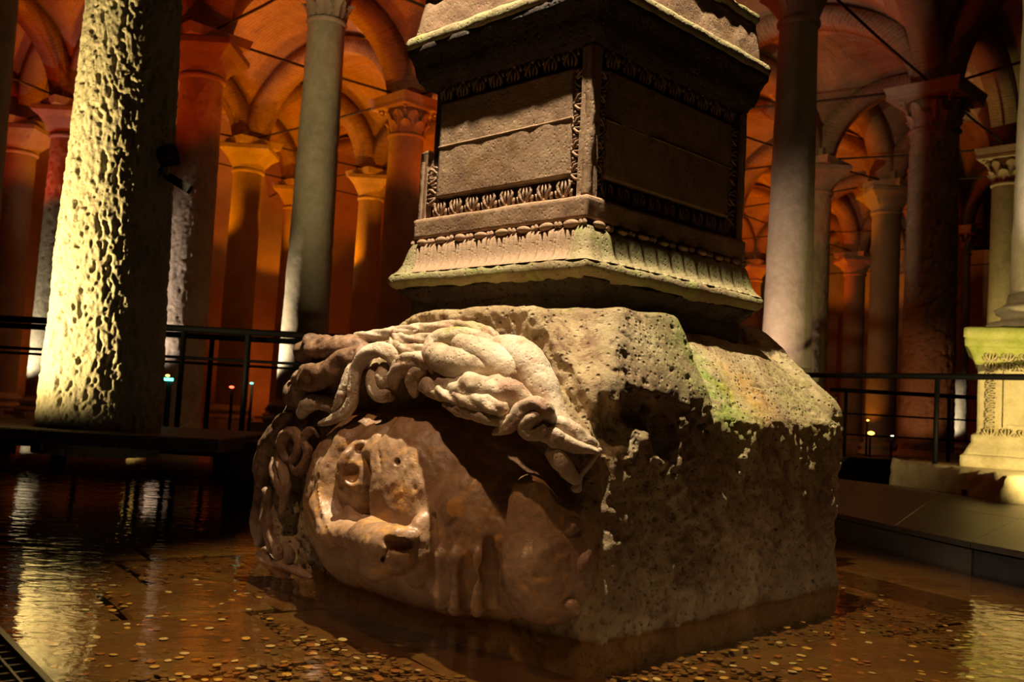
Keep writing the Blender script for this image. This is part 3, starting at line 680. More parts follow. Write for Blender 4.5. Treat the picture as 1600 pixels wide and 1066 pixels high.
# hair around the crown, at the left
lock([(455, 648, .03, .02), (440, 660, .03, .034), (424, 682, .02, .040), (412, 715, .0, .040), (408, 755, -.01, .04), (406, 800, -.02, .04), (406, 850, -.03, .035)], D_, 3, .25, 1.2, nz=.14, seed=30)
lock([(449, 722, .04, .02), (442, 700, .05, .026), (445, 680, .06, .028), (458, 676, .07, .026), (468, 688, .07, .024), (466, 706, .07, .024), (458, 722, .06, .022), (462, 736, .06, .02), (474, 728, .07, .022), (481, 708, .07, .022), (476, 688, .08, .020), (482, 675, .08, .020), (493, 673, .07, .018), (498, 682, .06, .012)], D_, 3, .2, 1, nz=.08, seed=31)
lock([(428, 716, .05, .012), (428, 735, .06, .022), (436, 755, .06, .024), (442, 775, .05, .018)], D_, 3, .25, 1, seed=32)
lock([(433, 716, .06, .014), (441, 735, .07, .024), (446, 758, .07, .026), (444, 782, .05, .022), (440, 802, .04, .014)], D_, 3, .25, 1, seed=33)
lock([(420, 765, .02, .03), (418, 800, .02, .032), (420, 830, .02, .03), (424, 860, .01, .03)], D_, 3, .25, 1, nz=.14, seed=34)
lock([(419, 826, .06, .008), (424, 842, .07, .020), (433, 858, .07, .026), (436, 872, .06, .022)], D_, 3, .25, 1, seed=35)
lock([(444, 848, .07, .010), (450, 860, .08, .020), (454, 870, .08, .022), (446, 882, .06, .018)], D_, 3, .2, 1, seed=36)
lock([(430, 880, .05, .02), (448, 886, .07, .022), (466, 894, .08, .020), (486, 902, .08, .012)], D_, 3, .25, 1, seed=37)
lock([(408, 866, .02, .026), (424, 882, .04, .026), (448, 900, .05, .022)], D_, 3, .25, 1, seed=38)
# curls at the jaw
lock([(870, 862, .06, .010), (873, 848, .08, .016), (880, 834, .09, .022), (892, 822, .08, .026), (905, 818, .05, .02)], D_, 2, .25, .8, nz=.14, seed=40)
lock([(869, 858, .08, .006), (871, 850, .10, .011), (875, 842, .10, .008)], W_, 2, .12, .5, seed=43)
lock([(895, 925, .04, .008), (899, 900, .06, .014), (908, 880, .06, .018), (922, 862, .04, .010)], D_, 2, .12, .5, flat=.5, seed=41)
lock([(880, 952, .06, .012), (892, 945, .08, .022), (902, 955, .06, .016)], 'face', 2, .1, .5, seed=42)

# ============================================================ PEDESTAL ON THE BLOCK
def ring(prof, nsub=40, hx=.6, hy=.56, amp=.004, rs=0, cap_ends=True):
    """moulding swept round a rectangle: prof = [(offset, z)...]"""
    per = []
    for k in range(nsub): per.append((-1+2*k/nsub, -1))
    for k in range(nsub): per.append((1, -1+2*k/nsub))
    for k in range(nsub): per.append((1-2*k/nsub, 1))
    for k in range(nsub): per.append((-1, 1-2*k/nsub))
    per = np.array(per); n = len(per); V = []
    for (o_, z) in prof: V.append(np.column_stack([per[:, 0]*(hx+o_), per[:, 1]*(hy+o_), np.full(n, z)]))
    V = np.concatenate(V); m_ = len(prof); k = np.arange((m_-1)*n).reshape(m_-1, n); k2 = np.roll(k, -1, 1)
    Q = np.stack([k, k2, k2+n, k+n], -1).reshape(-1, 4); Nn = vnormals(V, Q)
    V = V+Nn*(amp*fbm(V, 9, 4, rs))[:, None]
    Q = [tuple(q) for q in Q]
    if cap_ends: Q += [tuple(range(n-1, -1, -1)), tuple(range((m_-1)*n, m_*n))]
    return V, Q
def profile(pts, step=.012):
    out_ = []
    for a, b in zip(pts[:-1], pts[1:]):
        m_ = max(1, int(math.hypot(a[0]-b[0], a[1]-b[1])/step))
        for t in range(m_): out_.append((a[0]+(b[0]-a[0])*t/m_, a[1]+(b[1]-a[1])*t/m_))
    out_.append(pts[-1]); return out_
HX, HY = .60, .548
ped = empty('column_pedestal', (.31, 4.72, 0), math.pi/4)
tag(ped, 'big carved marble column pedestal with leaf mouldings standing on the carved head block', 'pedestal')
def rp(name, pts, mat, amp=.004, rs=0, nsub=70): 
    V, Q = ring(profile(pts), nsub, HX, HY, amp, rs); return mesh(name, V, Q, M[mat], ped, True)
rp('bottom_plinth', [(-.02, 1.12), (0, 1.13), (0, 1.30)], 'shade_stone', .010, 1)
rp('lower_moulding', [(.0, 1.27), (.03, 1.30), (.055, 1.335)], 'shade_stone', .016, 2)
rp('torus', [(.04, 1.325), (.07, 1.34), (.084, 1.362), (.083, 1.385), (.074, 1.402), (.055, 1.412)], 'ped_moss', .006, 3)
leafg = rp('leaf_ground', [(.07, 1.40), (.03, 1.43), (.01, 1.50), (.0, 1.54), (-.005, 1.55)], 'ped', .002, 4)
beadg = rp('bead_ground', [(.0, 1.53), (.0, 1.585)], 'shade_stone', .002, 5)
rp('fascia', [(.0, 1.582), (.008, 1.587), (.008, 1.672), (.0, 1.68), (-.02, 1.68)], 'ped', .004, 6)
dieo = rp('die_core', [(-.045, 1.66), (-.045, 2.34)], 'shade_stone', .003, 7)
# raised panels and border fillets of the four faces
def face_xf(k):   # local frame of face k: along, outward
    return [(Vector((0, -1, 0)), Vector((-1, 0, 0)), HX, HY), (Vector((1, 0, 0)), Vector((0, -1, 0)), HY, HX), (Vector((0, 1, 0)), Vector((1, 0, 0)), HX, HY), (Vector((-1, 0, 0)), Vector((0, 1, 0)), HY, HX)][k]
def fp(k, a, o_, z): A_, O2, ho, ha = face_xf(k); v = A_*a+O2*(ho+o_); return (v.x, v.y, z)
def plate(name, k, a0, a1, z0, z1, o0, o1, mat, n1=24, n2=16, amp=.003, bev=.008, seed=0):
    us = [0]+list(np.linspace(0, 1, n1))+[1]; vs = [0]+list(np.linspace(0, 1, n2))+[1]; V = []
    for a_i, u in enumerate(us):
        for b_i, v in enumerate(vs):
            edge = a_i in (0, len(us)-1) or b_i in (0, len(vs)-1)
            aa = a0+(a1-a0)*u; zz = z0+(z1-z0)*v
            if not edge: aa += bev*(1 if u == 0 else -1 if u == 1 else 0); zz += bev*(1 if v == 0 else -1 if v == 1 else 0)
            V.append(fp(k, aa, o0 if edge else o1, zz))
    V = np.array(V); A_, O2, ho, ha = face_xf(k); V = V+np.outer(amp*fbm(V, 11, 4, seed), np.array(O2))
    nb_ = len(vs); Q = [(a*nb_+b, (a+1)*nb_+b, (a+1)*nb_+b+1, a*nb_+b+1) for a in range(len(us)-1) for b in range(nb_-1)]
    return mesh(name, V, np.array(Q), M[mat], ped, True)
for k in range(4):
    ha = face_xf(k)[3]
    plate('face_panel', k, -ha+.115, ha-.115, 1.775, 2.25, -.06, -.012, 'ped', 40, 30, .0025, .006, k)
    plate('border_fillet', k, -ha, -ha+.04, 1.675, 1.97 if k == 0 else 2.33, -.06, .0, 'ped', 3, 40, .005, .006, k+5)
    plate('border_fillet', k, ha-.04, ha, 1.675, 2.02 if k == 3 else 2.33, -.06, .0, 'ped', 3, 40, .005, .006, k+9)
    plate('panel_line', k, -ha+.115, ha-.115, 2.02, 2.034, -.03, -.0095, 'ped', 40, 2, .002, .003, k+13)
# carved open-work foliage in the border: one leaf unit, repeated
def foliage():
    m = MB()
    for s_ in (-1, 1):
        m.tube([(0, .002, -.040), (s_*.012, .012, -.030), (s_*.030, .018, -.008), (s_*.036, .016, .016), (s_*.026, .012, .032), (s_*.014, .008, .026)], [.006, .008, .008, .007, .006, .004], 6)
        m.tube([(s_*.034, .0, -.042), (s_*.040, .014, -.026), (s_*.048, .016, -.006)], [.007, .008, .004], 6)
        m.tube([(s_*.006, .012, -.03), (s_*.012, .018, .0), (s_*.008, .014, .034)], [.005, .006, .004], 5)
    m.sphere((0, .008, -.038), (.014, .012, .010), 8, 6); m.sphere((-.022, .006, -.043), (.009, .010, .009), 6, 5); m.sphere((.022, .006, -.043), (.009, .010, .009), 6, 5)
    return m
fm = foliage(); me = bpy.data.meshes.new('carved_leaf'); me.from_pydata([tuple(v) for v in fm.V], [], fm.F); me.materials.append(M['ped']); me.polygons.foreach_set('use_smooth', [True]*len(me.polygons))
def placeleaf(k, a, z, rot):
    A_, O2, ho, ha = face_xf(k)
    o = bpy.data.objects.new('carved_leaf', me); COL.objects.link(o); o.parent = dieo
    X_ = Vector((A_.x, A_.y, 0)); Z_ = Vector((0, 0, 1)); Y_ = O2
    R_ = Matrix((X_, Y_, Z_)).transposed().to_4x4() @ Matrix.Rotation(rot, 4, 'Y')
    o.matrix_local = Matrix.Translation(Vector(fp(k, a, -.035, z))) @ R_
for k in (0, 1):
    ha = face_xf(k)[3]; n = 9 if k else 8
    for q in range(n): placeleaf(k, -ha+.09+(2*ha-.18)*(q+.5)/n, 1.727, 0)
    for q in range(5):
        if k or q < 2: placeleaf(k, -ha+.077, 1.77+.1*q+.02, -math.pi/2)
        placeleaf(k, ha-.077, 1.77+.1*q+.02, math.pi/2)
    for q in range(n): placeleaf(k, -ha+.09+(2*ha-.18)*(q+.5)/n, 2.29, math.pi)
# bead and reel row, leaf row
bm_ = MB().sphere((0, 0, 0), (.040, .019, .0175), 12, 8); mb_ = bpy.data.meshes.new('bead'); mb_.from_pydata(bm_.V, [], bm_.F); mb_.materials.append(M['ped']); mb_.polygons.foreach_set('use_smooth', [True]*len(mb_.polygons))
bm_ = MB().lathe([(.001, -.011), (.010, -.004), (.016, 0), (.010, .004), (.001, .011)], 10); mr_ = bpy.data.meshes.new('reel'); mr_.from_pydata(bm_.V, [], bm_.F); mr_.materials.append(M['ped'])
def tongue(wd, ribs, deep, mat):
    pr = [(-.002, 1.545), (.006, 1.54), (.020, 1.525), (.026, 1.50), (.030, 1.475), (.035, 1.45), (.045, 1.43), (.058, 1.415), (.066, 1.405)]
    V = []; n1 = 25
    for (o_, z) in pr:
        t = (1.545-z)/.14
        for a in range(n1):
            u = a/(n1-1)*2-1; edge = 1-abs(u)**4*1.0
            rel = (.5+.5*math.cos(u*math.pi*ribs))*deep*(math.sin(math.pi*min(1, max(0, t)))**.7)
            V.append((u*wd/2+.018*t, -(o_+.010*edge-rel*.9-(.05*min(t, .7) if abs(u) > .86 and t < .93 else 0)), z-1.545+.008*(1-u*u if t < .15 else 0)))
    Fc = [(r*n1+a, r*n1+a+1, (r+1)*n1+a+1, (r+1)*n1+a) for r in range(len(pr)-1) for a in range(n1-1)]
    m_ = bpy.data.meshes.new('tongue_leaf'); m_.from_pydata(V, [], [f[::-1] for f in Fc]); m_.materials.append(M[mat]); m_.polygons.foreach_set('use_smooth', [True]*len(m_.polygons)); return m_
tg = [tongue(.116, 4, .022, 'ped'), tongue(.104, 1, .004, 'ped_moss')]
for k in range(4):
    A_, O2, ho, ha = face_xf(k); rz = math.atan2(A_.y, A_.x); nb_ = 8; st = 2*ha/nb_
    for q in range(nb_):
        a = -ha+st*(q+.5)
        for (mm, da) in ((mb_, 0), (mr_, .055), (mr_, .078)):
            o = bpy.data.objects.new(mm.name.split('.')[0], mm); COL.objects.link(o); o.parent = beadg
            o.location = fp(k, a+da+random.uniform(-.003, .003), .012, 1.562+random.uniform(-.003, .003)); o.rotation_euler = (0, math.pi/2 if mm is mr_ else random.uniform(-.08, .08), rz) if mm is mb_ else (0, math.pi/2, rz)
            if mm is mb_: s_ = random.uniform(.85, 1.1); o.scale = (s_, 1, random.uniform(.85, 1.1))
    m_ = tg[k % 2]; nl = 10 if k % 2 == 0 else 11
    for q in range(nl):
        o = bpy.data.objects.new('tongue_leaf', m_); COL.objects.link(o); o.parent = leafg
        o.location = fp(k, -ha+.04+(2*ha-.08)*(q+.5)/nl, 0, 1.545); o.rotation_euler = (0, 0, rz); 
for sx, sy in ((-1, -1), (1, -1), (1, 1), (-1, 1)):   # plain corner leaves
    m = MB(); x0, y0 = sx*HX, sy*HY
    pr = [(.004, 1.555), (.016, 1.53), (.026, 1.49), (.036, 1.45), (.052, 1.42), (.072, 1.40)]
    V = []; 
    for (o_, z) in pr:
        V += [(x0-sx*.055, y0+sy*o_, z), (x0-sx*.02+sx*o_*.5, y0+sy*(o_+.008), z), (x0+sx*(o_+.004), y0+sy*(o_+.004), z), (x0+sx*(o_+.008), y0-sy*.02+sy*o_*.5, z), (x0+sx*o_, y0-sy*.055, z)]
    Fc = [(r*5+a, r*5+a+1, r*5+a+6, r*5+a+5) for r in range(5) for a in range(4)]
    if sx*sy < 0: Fc = [f[::-1] for f in Fc]
    mesh('corner_leaf', V, Fc, M['ped_moss'], ped, True)
rp('die_cap', [(-.03, 2.325), (.0, 2.33), (.004, 2.345), (.02, 2.36), (.035, 2.40), (.04, 2.44), (.055, 2.48), (.068, 2.50), (.07, 2.53)], 'shade_stone', .003, 8)
rp('cornice', [(.062, 2.525), (.072, 2.53), (.078, 2.56), (.068, 2.585), (.05, 2.595), (.046, 2.60)], 'ped_moss', .0045, 9)
rp('upper_slab', [(.045, 2.59), (.04, 2.61), (.02, 2.76), (.018, 2.79), (.005, 2.80)], 'ped', .005, 10)
rp('upper_fillet', [(.015, 2.79), (.03, 2.81), (.03, 2.84), (-.02, 2.86)], 'ped_moss', .006, 11)
st_ = empty('column', (.31, 4.72, 0)); tag(st_, 'column standing on the big pedestal, out of frame above', 'column')
base(st_, .36, 2.86, False); shaft(st_, .36, .30, 3.2, 6.3, M['col'], 40, 40, .006); capital(st_, 'impost', .30, 6.3, math.pi/4)

# ============================================================ SURROUNDINGS: walkways, rails, right pedestal
def walkway(name, label, pts, z, th, mat, nseg):
    """pts: front-left, front-right, back-right, back-left"""
    t = empty(name, (*pts[0], 0)); tag(t, label, 'walkway'); o0 = Vector((*pts[0], 0))
    A_, B_, C_, D = [np.array(q) for q in pts]
    for k in range(nseg[0]):
        for l in range(nseg[1]):
            def q(u, v): return (A_*(1-u)+B_*u)*(1-v)+(D*(1-u)+C_*u)*v
            u0, u1, v0, v1 = k/nseg[0], (k+1)/nseg[0], l/nseg[1], (l+1)/nseg[1]
            cr = [q(u0, v0), q(u1, v0), q(u1, v1), q(u0, v1)]; c = sum(cr)/4; cr = [p_+(c-p_)/np.linalg.norm(c-p_)*.008 for p_ in cr]
            V, Fc = slab_mesh(np.array(cr), z-.035, z, .003)
            V = [(v[0]-o0.x, v[1]-o0.y, v[2]) for v in V]
            o = mesh('deck_panel', V, Fc, mat, t); o.data.materials.append(M['deck'])
            for pl in o.data.polygons: pl.material_index = 0 if pl.normal.z > .9 else 1
    return t, o0
wx = bpy.data.materials.new('perforated_deck'); nt, N, L, B = nodes(wx)
tc = N.new('ShaderNodeTexCoord'); vo = N.new('ShaderNodeTexVoronoi'); vo.voronoi_dimensions = '2D'; vo.inputs['Scale'].default_value = 24; vo.inputs['Randomness'].default_value = 0; L.new(tc.outputs['Object'], vo.inputs['Vector'])
rp_ = ramp(nt, vo.outputs['Distance'], [(.25, (.01, .008, .007)), (.42, (.17, .14, .12))]); L.new(rp_.outputs[0], B.inputs['Base Color'])
B.inputs['Metallic'].default_value = .6; B.inputs['Roughness'].default_value = .42
b = N.new('ShaderNodeBump'); b.inputs['Strength'].default_value = .8; b.inputs['Distance'].default_value = .01; L.new(rp_.outputs[0], b.inputs['Height']); L.new(b.outputs[0], B.inputs['Normal'])
M['perf'] = wx
def gz(u, v, z):
    d = ray(u, v); k = (z-HC)/d[2]; q = CAM+k*d; return (q[0], q[1])
ZD = .17
a_ = gz(1516, 847, ZD); b_ = gz(1225, 784, ZD); c_ = gz(1225, 738, ZD); e_ = gz(1462, 765, ZD); f_ = gz(1760, 893, ZD); h__ = gz(1800, 812, ZD)
wk, o0 = walkway('walkway', 'perforated steel walkway deck at the right, beyond the block', [b_, a_, gz(1640, 788, ZD), c_], ZD, .035, M['perf'], (3, 2))
for q, nm in (((b_, a_), 'front_fascia'),):
    pA, pB = np.array(q[0])-np.array(o0[:2]), np.array(q[1])-np.array(o0[:2]); d_ = (pB-pA)/np.linalg.norm(pB-pA); nn_ = np.array((-d_[1], d_[0]))*.03
    V = [(*(pA+nn_*.3), -.02), (*(pB+nn_*.3), -.02), (*(pB+nn_*1.5), -.02), (*(pA+nn_*1.5), -.02), (*(pA+nn_*.3), ZD-.045), (*(pB+nn_*.3), ZD-.045), (*(pB+nn_*1.5), ZD-.045), (*(pA+nn_*1.5), ZD-.045)]
    mesh('front_fascia', V, [(3, 2, 1, 0), (4, 5, 6, 7), (0, 1, 5, 4), (1, 2, 6, 5), (2, 3, 7, 6), (3, 0, 4, 7)], M['deck'], wk)
wk2, o2 = walkway('walkway', 'perforated steel deck in the lower right corner beside the longer walkway', [a_, f_, h__, gz(1640, 788, ZD)], ZD, .035, M['perf'], (2, 2))
pA, pB = np.zeros(2), np.array(f_)-np.array(a_); d_ = (pB-pA)/np.linalg.norm(pB-pA); nn_ = np.array((-d_[1], d_[0]))*.03; pA = pA+d_*.02
V = [(*(pA+nn_*.3), -.02), (*(pB+nn_*.3), -.02), (*(pB+nn_*1.5), -.02), (*(pA+nn_*1.5), -.02), (*(pA+nn_*.3), ZD-.045), (*(pB+nn_*.3), ZD-.045), (*(pB+nn_*1.5), ZD-.045), (*(pA+nn_*1.5), ZD-.045)]
mesh('front_fascia', V, [(3, 2, 1, 0), (4, 5, 6, 7), (0, 1, 5, 4), (1, 2, 6, 5), (2, 3, 7, 6), (3, 0, 4, 7)], M['grate'], wk2)
# submerged ledge in front of the deck
q0, q1 = np.array(gz(1225, 868, -.03)), np.array(gz(1700, 985, -.03)); r0_, r1_ = np.array(b_), np.array(f_)
ld = slab_mesh(np.array([q0, (q0+q1)/2, q1, r1_+[.1, .1], r0_+[.1, .1]]), -.16, -.025, .01)
tag(mesh('submerged_ledge', ld[0], ld[1], M['slab']), 'submerged stone ledge along the front of the right walkway', 'ledge')
t = empty('floor_spotlight', (*gz(1433, 868, 0), 0)); tag(t, 'small wet lamp sitting in the water against the right walkway', 'spotlight')
MB().lathe([(.03, -.02), (.034, .0), (.03, .03), (.012, .04)], 12).build('lamp_body', M['black'], t, True); MB().tube([(-.03, 0, .01), (-.08, .03, .0), (-.14, .05, -.02)], .006, 6).build('lamp_cable', M['black'], t)

def railing(label, pts, zd, ztop, posts, r=.024, mid=None, bar=True):
    """rail through pts (x, y); posts at fractions"""
    t = empty('railing', (*pts[0], 0)); tag(t, label, 'railing'); o0 = np.array(pts[0])
    Q_ = [(*(np.array(p_)-o0), ztop) for p_ in pts]; MB().tube(Q_, r, 8).build('top_rail', M['rail'], t, True)
    if mid:
        for zm in mid: MB().tube([(q[0], q[1], zm) for q in Q_], r*.5, 6).build('mid_rail', M['rail'], t, True)
    for f in posts:
        k = min(int(f*(len(pts)-1)), len(pts)-2); u = f*(len(pts)-1)-k; a, b = np.array(Q_[k]), np.array(Q_[k+1]); c = a*(1-u)+b*u
        MB().tube([(c[0], c[1], zd), (c[0], c[1], ztop)], r*.85, 8).build('post', M['rail'], t, True)
    return t
def pt(px, py, Y): d = ray(px, py); q = CAM+d*(Y/d[1]); return q
pr = pt(1460, 762, 1); pbase = np.array(gz(1460, 764, ZD))
zt = pt(1461, 588, pbase[1])[2]
ra = pt(1262, 577, pbase[1]+1.4); rb = pt(1610, 597, pbase[1]-.6)
railing('black railing with one slender post behind the walkway at the right', [(ra[0]-.3, pbase[1]+1.7), tuple(pbase), (5.9, pbase[1]-1.9)], ZD, zt, [.5], .032)
# far walkways and rails, right and left
def far_deck(label, x0, x1, y0, y1, z, th=.12):
    t = empty('walkway', (x0, y0, 0)); tag(t, label, 'walkway')
    n = max(2, int((x1-x0)/1.6)); wd = (x1-x0)/n
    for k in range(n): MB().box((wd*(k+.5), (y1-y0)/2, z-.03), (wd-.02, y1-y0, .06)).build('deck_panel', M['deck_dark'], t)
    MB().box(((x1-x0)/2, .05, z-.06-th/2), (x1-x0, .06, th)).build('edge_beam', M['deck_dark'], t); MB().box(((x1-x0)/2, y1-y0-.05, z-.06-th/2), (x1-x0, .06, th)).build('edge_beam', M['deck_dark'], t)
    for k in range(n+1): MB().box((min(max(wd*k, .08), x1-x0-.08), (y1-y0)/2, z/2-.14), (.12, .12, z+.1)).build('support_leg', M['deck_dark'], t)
far_deck('low dark walkway crossing the right background behind the railing', 4.4, 16, 13.6, 15.2, .34, .3)
railing('far black railing along the dark walkway in the right background', [(4.6, 13.8), (16, 13.8)], .34, 1.28, [.02, .15, .3, .45, .6, .75, .9], .03, [.65, .95])
far_deck('dark walkway behind the hacked column at the left', -12, -1.35, 9.9, 11.4, .30, .14)
z1 = pt(400, 523, 10.)[2]
railing('black railing on the near edge of the left dark walkway', [(-12, 10.0), (-5.35, 10.0), (-1.4, 10.0)], .30, z1+.02, [.02, .2, .35, .7, .745, .83, .92, .99], .035, [z1-.28])
railing('second black railing on the far edge of the left dark walkway', [(-12, 11.3), (-1.4, 11.3)], .30, z1+.02, [.05, .25, .45, .55, .66, .72, .8, .9, .98], .035, [z1-.3])
# stone platform around the foot of the hacked column
pf = empty('stone_platform', (-3.2, 7.6, 0)); tag(pf, 'low reddish stone platform under the large hacked column, over the water', 'platform')
for k in range(6): 
    V, Fc = slab_mesh(np.array([(-6.63+1.3*k+.005, -.75), (-6.63+1.3*(k+1)-.005, -.75), (-6.63+1.3*(k+1)-.005, .9), (-6.63+1.3*k+.005, .9)]), .34, .44, .01); mesh('platform_slab', V, Fc, M['shade_stone'], pf)
for k in (0, 2, 4): MB().box((-6.4+k*1.9, .2, .12), (.35, .5, .56)).build('platform_pier', M['shade_stone'], pf)

# right pedestal with its column
rpd = empty('column_pedestal', (5.92, 10.4, 0), math.radians(-27)); tag(rpd, 'yellow-lit carved pedestal with mossy green top at the right edge', 'pedestal')
def rp2(name, pts, mat, amp=.004, h=.78, nsub=40):
    V, Q = ring(profile(pts, .03), nsub, h, h, amp, 3); return mesh(name, V, Q, M[mat], rpd, True)
PB = .42
rp2('plinth', [(.11, PB), (.13, PB+.02), (.13, PB+.12), (.10, PB+.14)], 'ptile')
rp2('base_moulding', [(.10, PB+.13), (.06, PB+.22), (.03, PB+.26), (.03, PB+.34), (0, PB+.36)], 'ptile')
rp2('die', [(0, PB+.34), (-.02, PB+.38), (-.02, PB+1.08), (0, PB+1.1)], 'ptile')
rp2('neck_moulding', [(0, PB+1.08), (.02, PB+1.12), (.05, PB+1.20), (.09, PB+1.26)], 'ptop')
rp2('cornice', [(.08, PB+1.25), (.11, PB+1.27), (.11, PB+1.33), (.10, PB+1.35), (.12, PB+1.36), (.12, PB+1.45), (.08, PB+1.47)], 'ptop')
for z0_, z1_, x0_, x1_ in ((PB+.42, PB+.46, -.5, .5), (PB+.98, PB+1.02, -.5, .5)): MB().box((.02, -.77, (z0_+z1_)/2), (x1_-x0_, .07, .035)).build('panel_moulding', M['ptile'], rpd)
for s_ in (-1, 1): MB().box((s_*.5, -.77, PB+.72), (.035, .07, .58)).build('panel_moulding', M['ptile'], rpd)
fl_ = bpy.data.meshes.new('carved_leaf'); fl_.from_pydata([tuple(v) for v in fm.V], [], fm.F); fl_.materials.append(M['ptile'])
for q in range(9):
    for z_ in (PB+.38, PB+1.06, PB+1.16):
        o = bpy.data.objects.new('carved_leaf', fl_); COL.objects.link(o); o.parent = rpd; o.location = (-.64+.16*q, -.765-(.03 if z_ > PB+1.1 else 0), z_); o.scale = (1.5, -2.6, 1.1)
for q in range(6):
    o = bpy.data.objects.new('carved_leaf', fl_); COL.objects.link(o); o.parent = rpd; o.location = (-.63, -.76, PB+.46+.1*q); o.rotation_euler = (0, math.pi/2, 0); o.scale = (1.1, -2.6, 1.2)
rc = empty('column', (5.86, 10.4, 0)); tag(rc, 'bright white-lit column cut by the right edge, standing on the mossy pedestal', 'column')
MB().lathe([(.66, PB+1.47), (.68, PB+1.52), (.64, PB+1.58), (.52, PB+1.60), (.50, PB+1.66), (.56, PB+1.68), (.58, PB+1.73), (.50, PB+1.77), (.46, PB+1.80), (.44, PB+1.9)], 40).build('base_moulding', M['col'], rc, True)
shaft(rc, .43, .34, PB+1.88, 6.3, M['col'], 40, 60, .006, drums=(3.7,)); capital(rc, 'impost', .34, 6.3, math.pi/4)
ps = empty('stone_slab', (6.0, 10.0, 0)); tag(ps, 'rough stone slab under the right pedestal', 'slab')
V, Q = ring(profile([(-.04, -.15), (0, -.1), (0, PB-.05), (-.03, PB+.005)], .05), 40, 1.5, 1.3, .03, 6); o = mesh('slab_body', V, Q, M['ptile'], ps, True)
t = empty('deck_spotlight', (*gz(1522, 775, ZD), ZD)); tag(t, 'small round grey spotlight at the foot of the right pedestal slab', 'spotlight')
MB().lathe([(.05, 0), (.055, .02), (.05, .07), (.035, .09)], 16).build('lamp_body', M['deck'], t, True); MB().lathe([(.03, .088), (.028, .094), (.01, .097)], 12).build('lens', M['white'], t, True); MB().box((-.08, 0, .03), (.07, .05, .05)).build('lamp_bracket', M['black'], t)

# lamps fixed to the hacked column, seen against the far capital
def fixture(px, py, Y, label, size):
    q = pt(px, py, Y); t = empty('wall_spotlight', tuple(q)); tag(t, label, 'spotlight'); return t
t = fixture(263, 243, 7.45, 'round black spotlight fixed to the right side of the hacked column', .1); t.scale = (1.35, 1.35, 1.35)
m = MB().lathe([(.04, -.07), (.062, -.05), (.066, .05), (.05, .06)], 16); o = m.build('lamp_head', M['black'], t, True); o.rotation_euler = (0, 1.3, .4); MB().box((-.09, 0, -.02), (.16, .03, .05)).build('bracket', M['black'], t)
MB().box((-.045, 0, .05), (.03, .05, .12)).build('mounting_plate', M['black'], t)
t = fixture(281, 287, 7.45, 'small black box camera on an arm below the round spotlight', .1)
t.scale = (1.2, 1.2, 1.2); o = MB().box((0, 0, 0), (.16, .06, .055)).build('camera_body', M['black'], t); o.rotation_euler = (0, .5, 0); MB().tube([(-.17, 0, .06), (-.10, 0, .04), (-.05, 0, .02)], .012, 6).build('arm', M['black'], t); MB().sphere((-.15, 0, .08), .045, 10, 8).build('mount', M['black'], t, True)

# tiny coloured lamps on the walkways
for px, py, Y, mat, lab, sz in [(262, 587, 10.6, 'amber', 'tiny amber lamp at the end of the green light strip', .025), (362, 605, 10.6, 'redl', 'tiny red light under the left railing', .028), (393, 599, 10.6, 'cyan', 'tiny cyan light right of the red one', .02),
        (1356, 657, 14.2, 'amber', 'upper amber light on the far right walkway', .02), (1361, 677, 14.0, 'amber', 'wider amber light on the far right walkway', .05), (1394, 682, 14.0, 'white', 'small white light on the far right walkway', .025)]:
    q = pt(px, py, Y); t = empty('marker_lamp', tuple(q)); tag(t, lab, 'lamp')
    MB().sphere((0, 0, 0), (sz, sz*.6, sz*.5), 10, 6).build('glowing_lens', M[mat], t, True); zb_ = .30 if px < 800 else .34; MB().box((0, .03, (zb_-q[2])/2-sz*.3), (.025, .025, q[2]-zb_)).build('lamp_stem', M['black'], t)
q = pt(246, 592, 10.6); t = empty('light_strip', tuple(q)); tag(t, 'thin green light strip glowing by the left walkway', 'lamp')
MB().box((0, 0, 0), (.34, .03, .03)).build('glowing_tube', M['cyan'], t)
for s_ in (-.14, .14): MB().box((s_, .03, (.30-q[2])/2), (.02, .02, q[2]-.30)).build('lamp_stem', M['black'], t)

# metal grating in the lower left corner
gr = empty('metal_grating', (*gz(0, 985, .10), .0)); tag(gr, 'corner of a metal walkway grating in the lower left', 'grating')
g0 = np.array(gz(0, 985, .10)); g1 = np.array(gz(78, 1066, .10)); d_ = (g1-g0)/np.linalg.norm(g1-g0); n_ = np.array((d_[1], -d_[0])); n_ = n_ if n_[0] < 0 else -n_
def gp(a, b): q = d_*a+n_*b; return (q[0], q[1])
MB().box((*gp(.3, .012), .085), (1.6, .016, .06), math.atan2(d_[1], d_[0])).build('edge_bar', M['grate'], gr)
for k in range(7): MB().box((*gp(.3, .06+.045*k), .085), (1.6, .006, .045), math.atan2(d_[1], d_[0])).build('bearing_bar', M['grate'], gr)
for k in range(22): MB().box((*gp(-.4+.065*k, .17), .098), (.007, .32, .010), math.atan2(d_[1], d_[0])).build('cross_bar', M['grate'], gr)

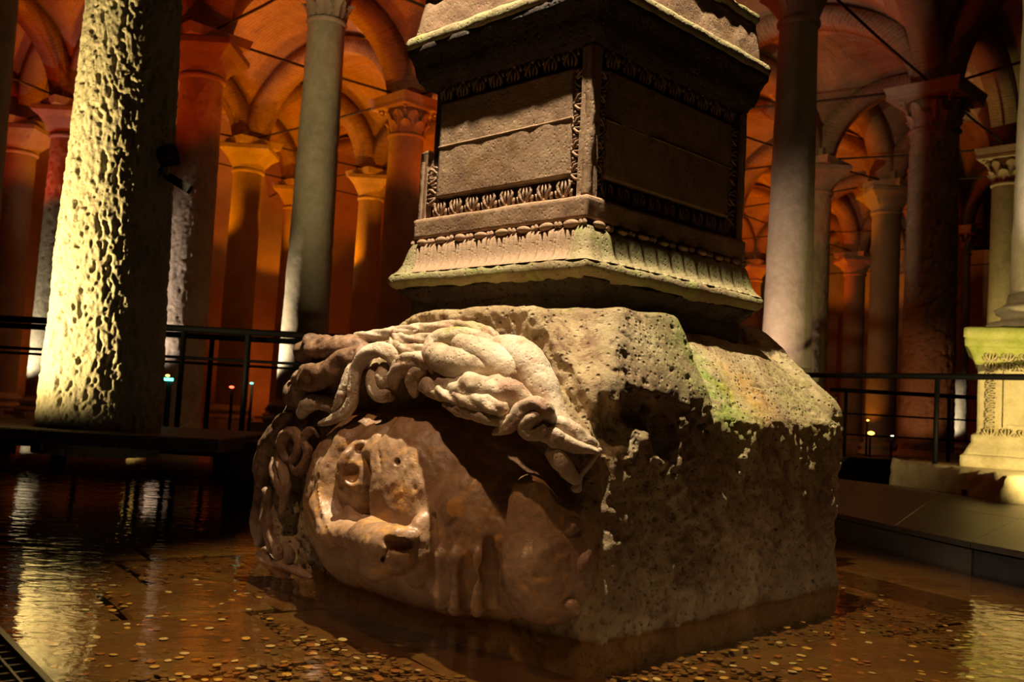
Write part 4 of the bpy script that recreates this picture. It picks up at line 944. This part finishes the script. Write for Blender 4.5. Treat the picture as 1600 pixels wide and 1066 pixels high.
# ============================================================ COINS on the pool floor
cm = {}
for kd in ('gold', 'silver', 'copper', 'oldcoin'):
    m = MB().lathe([(.0115, 0), (.0128, .0004), (.0128, .0018), (.0118, .0022), (.0108, .0019)], 14)
    me = bpy.data.meshes.new('coin'); me.from_pydata([tuple(v) for v in m.V], [], m.F); me.materials.append(M[kd]); cm[kd] = me
lab_ = {'gold': 'brass-yellow coin lying on the pool floor among others', 'silver': 'silvery coin lying on the pool floor among others', 'copper': 'copper-brown coin lying on the pool floor among others'}
rc_ = random.Random(11); ZC = -.106
def inblock(x, y, mar=.03):
    q = np.array((x, y, 0))-O_; s_, n_ = q@E1, -(q@E2); return -mar < s_ < 1.9 and n_ < (.33 if .1 < s_ < 1.6 else .1)+mar and n_ > -2.1
placed = 0; tries = 0
while placed < 260 and tries < 9000:
    tries += 1
    v_ = 1066-150*rc_.random()**1.1 if rc_.random() < .85 else rc_.uniform(800, 930)
    u_ = rc_.uniform(60, 1600)
    if v_ < 900 and 350 < u_ < 1330: continue
    if u_ > 1290 and v_ < 985-(1600-u_)*.25: continue
    x, y = gz(u_, v_, ZC)
    if inblock(x, y): continue
    kd = rc_.choices(('gold', 'silver', 'copper'), (4, 3, 4))[0]; sc = rc_.uniform(.85, 1.35)
    o = bpy.data.objects.new('coin', cm[kd]); COL.objects.link(o); o.location = (x, y, ZC+rc_.uniform(-.001, .003)); o.scale = (sc, sc, sc)
    o.rotation_euler = (rc_.uniform(-.12, .12), rc_.uniform(-.12, .12), rc_.uniform(0, 3)); rg = 'at the left, before the grating side' if u_ < 400 else 'in front of the carved face' if u_ < 900 else 'before the rough side of the block'
    tag(o, {'gold': 'brass-yellow', 'silver': 'silvery', 'copper': 'copper-brown'}[kd]+' coin on the pool floor '+rg, 'coin', kd+' coins on the pool floor '+rg); placed += 1
m = MB(); n14 = 9
for k in range(3800):
    u_ = rc_.uniform(-60, 1660); v_ = 1080-230*rc_.random()**1.3; x, y = gz(u_, v_, ZC)
    if inblock(x, y, 0) or (u_ > 1290 and v_ < 985-(1600-u_)*.25): continue
    r = rc_.uniform(.009, .016); tx, ty = rc_.uniform(-.18, .18), rc_.uniform(-.18, .18); z = ZC-.004+rc_.uniform(-.004, .003); V = []
    for a in range(n14): V.append((x+r*math.cos(6.283*a/n14), y+r*math.sin(6.283*a/n14), z+tx*r*math.cos(6.283*a/n14)+ty*r*math.sin(6.283*a/n14)))
    V += [(v[0], v[1], v[2]-.004) for v in V]
    m.add(V, [tuple(range(n14))]+[(a, a+n14, (a+1) % n14+n14, (a+1) % n14) for a in range(n14)])
o = m.build('coin_litter', M['oldcoin']); tag(o, 'countless dull tarnished coins covering the pool floor in front', 'coins', kind='stuff')
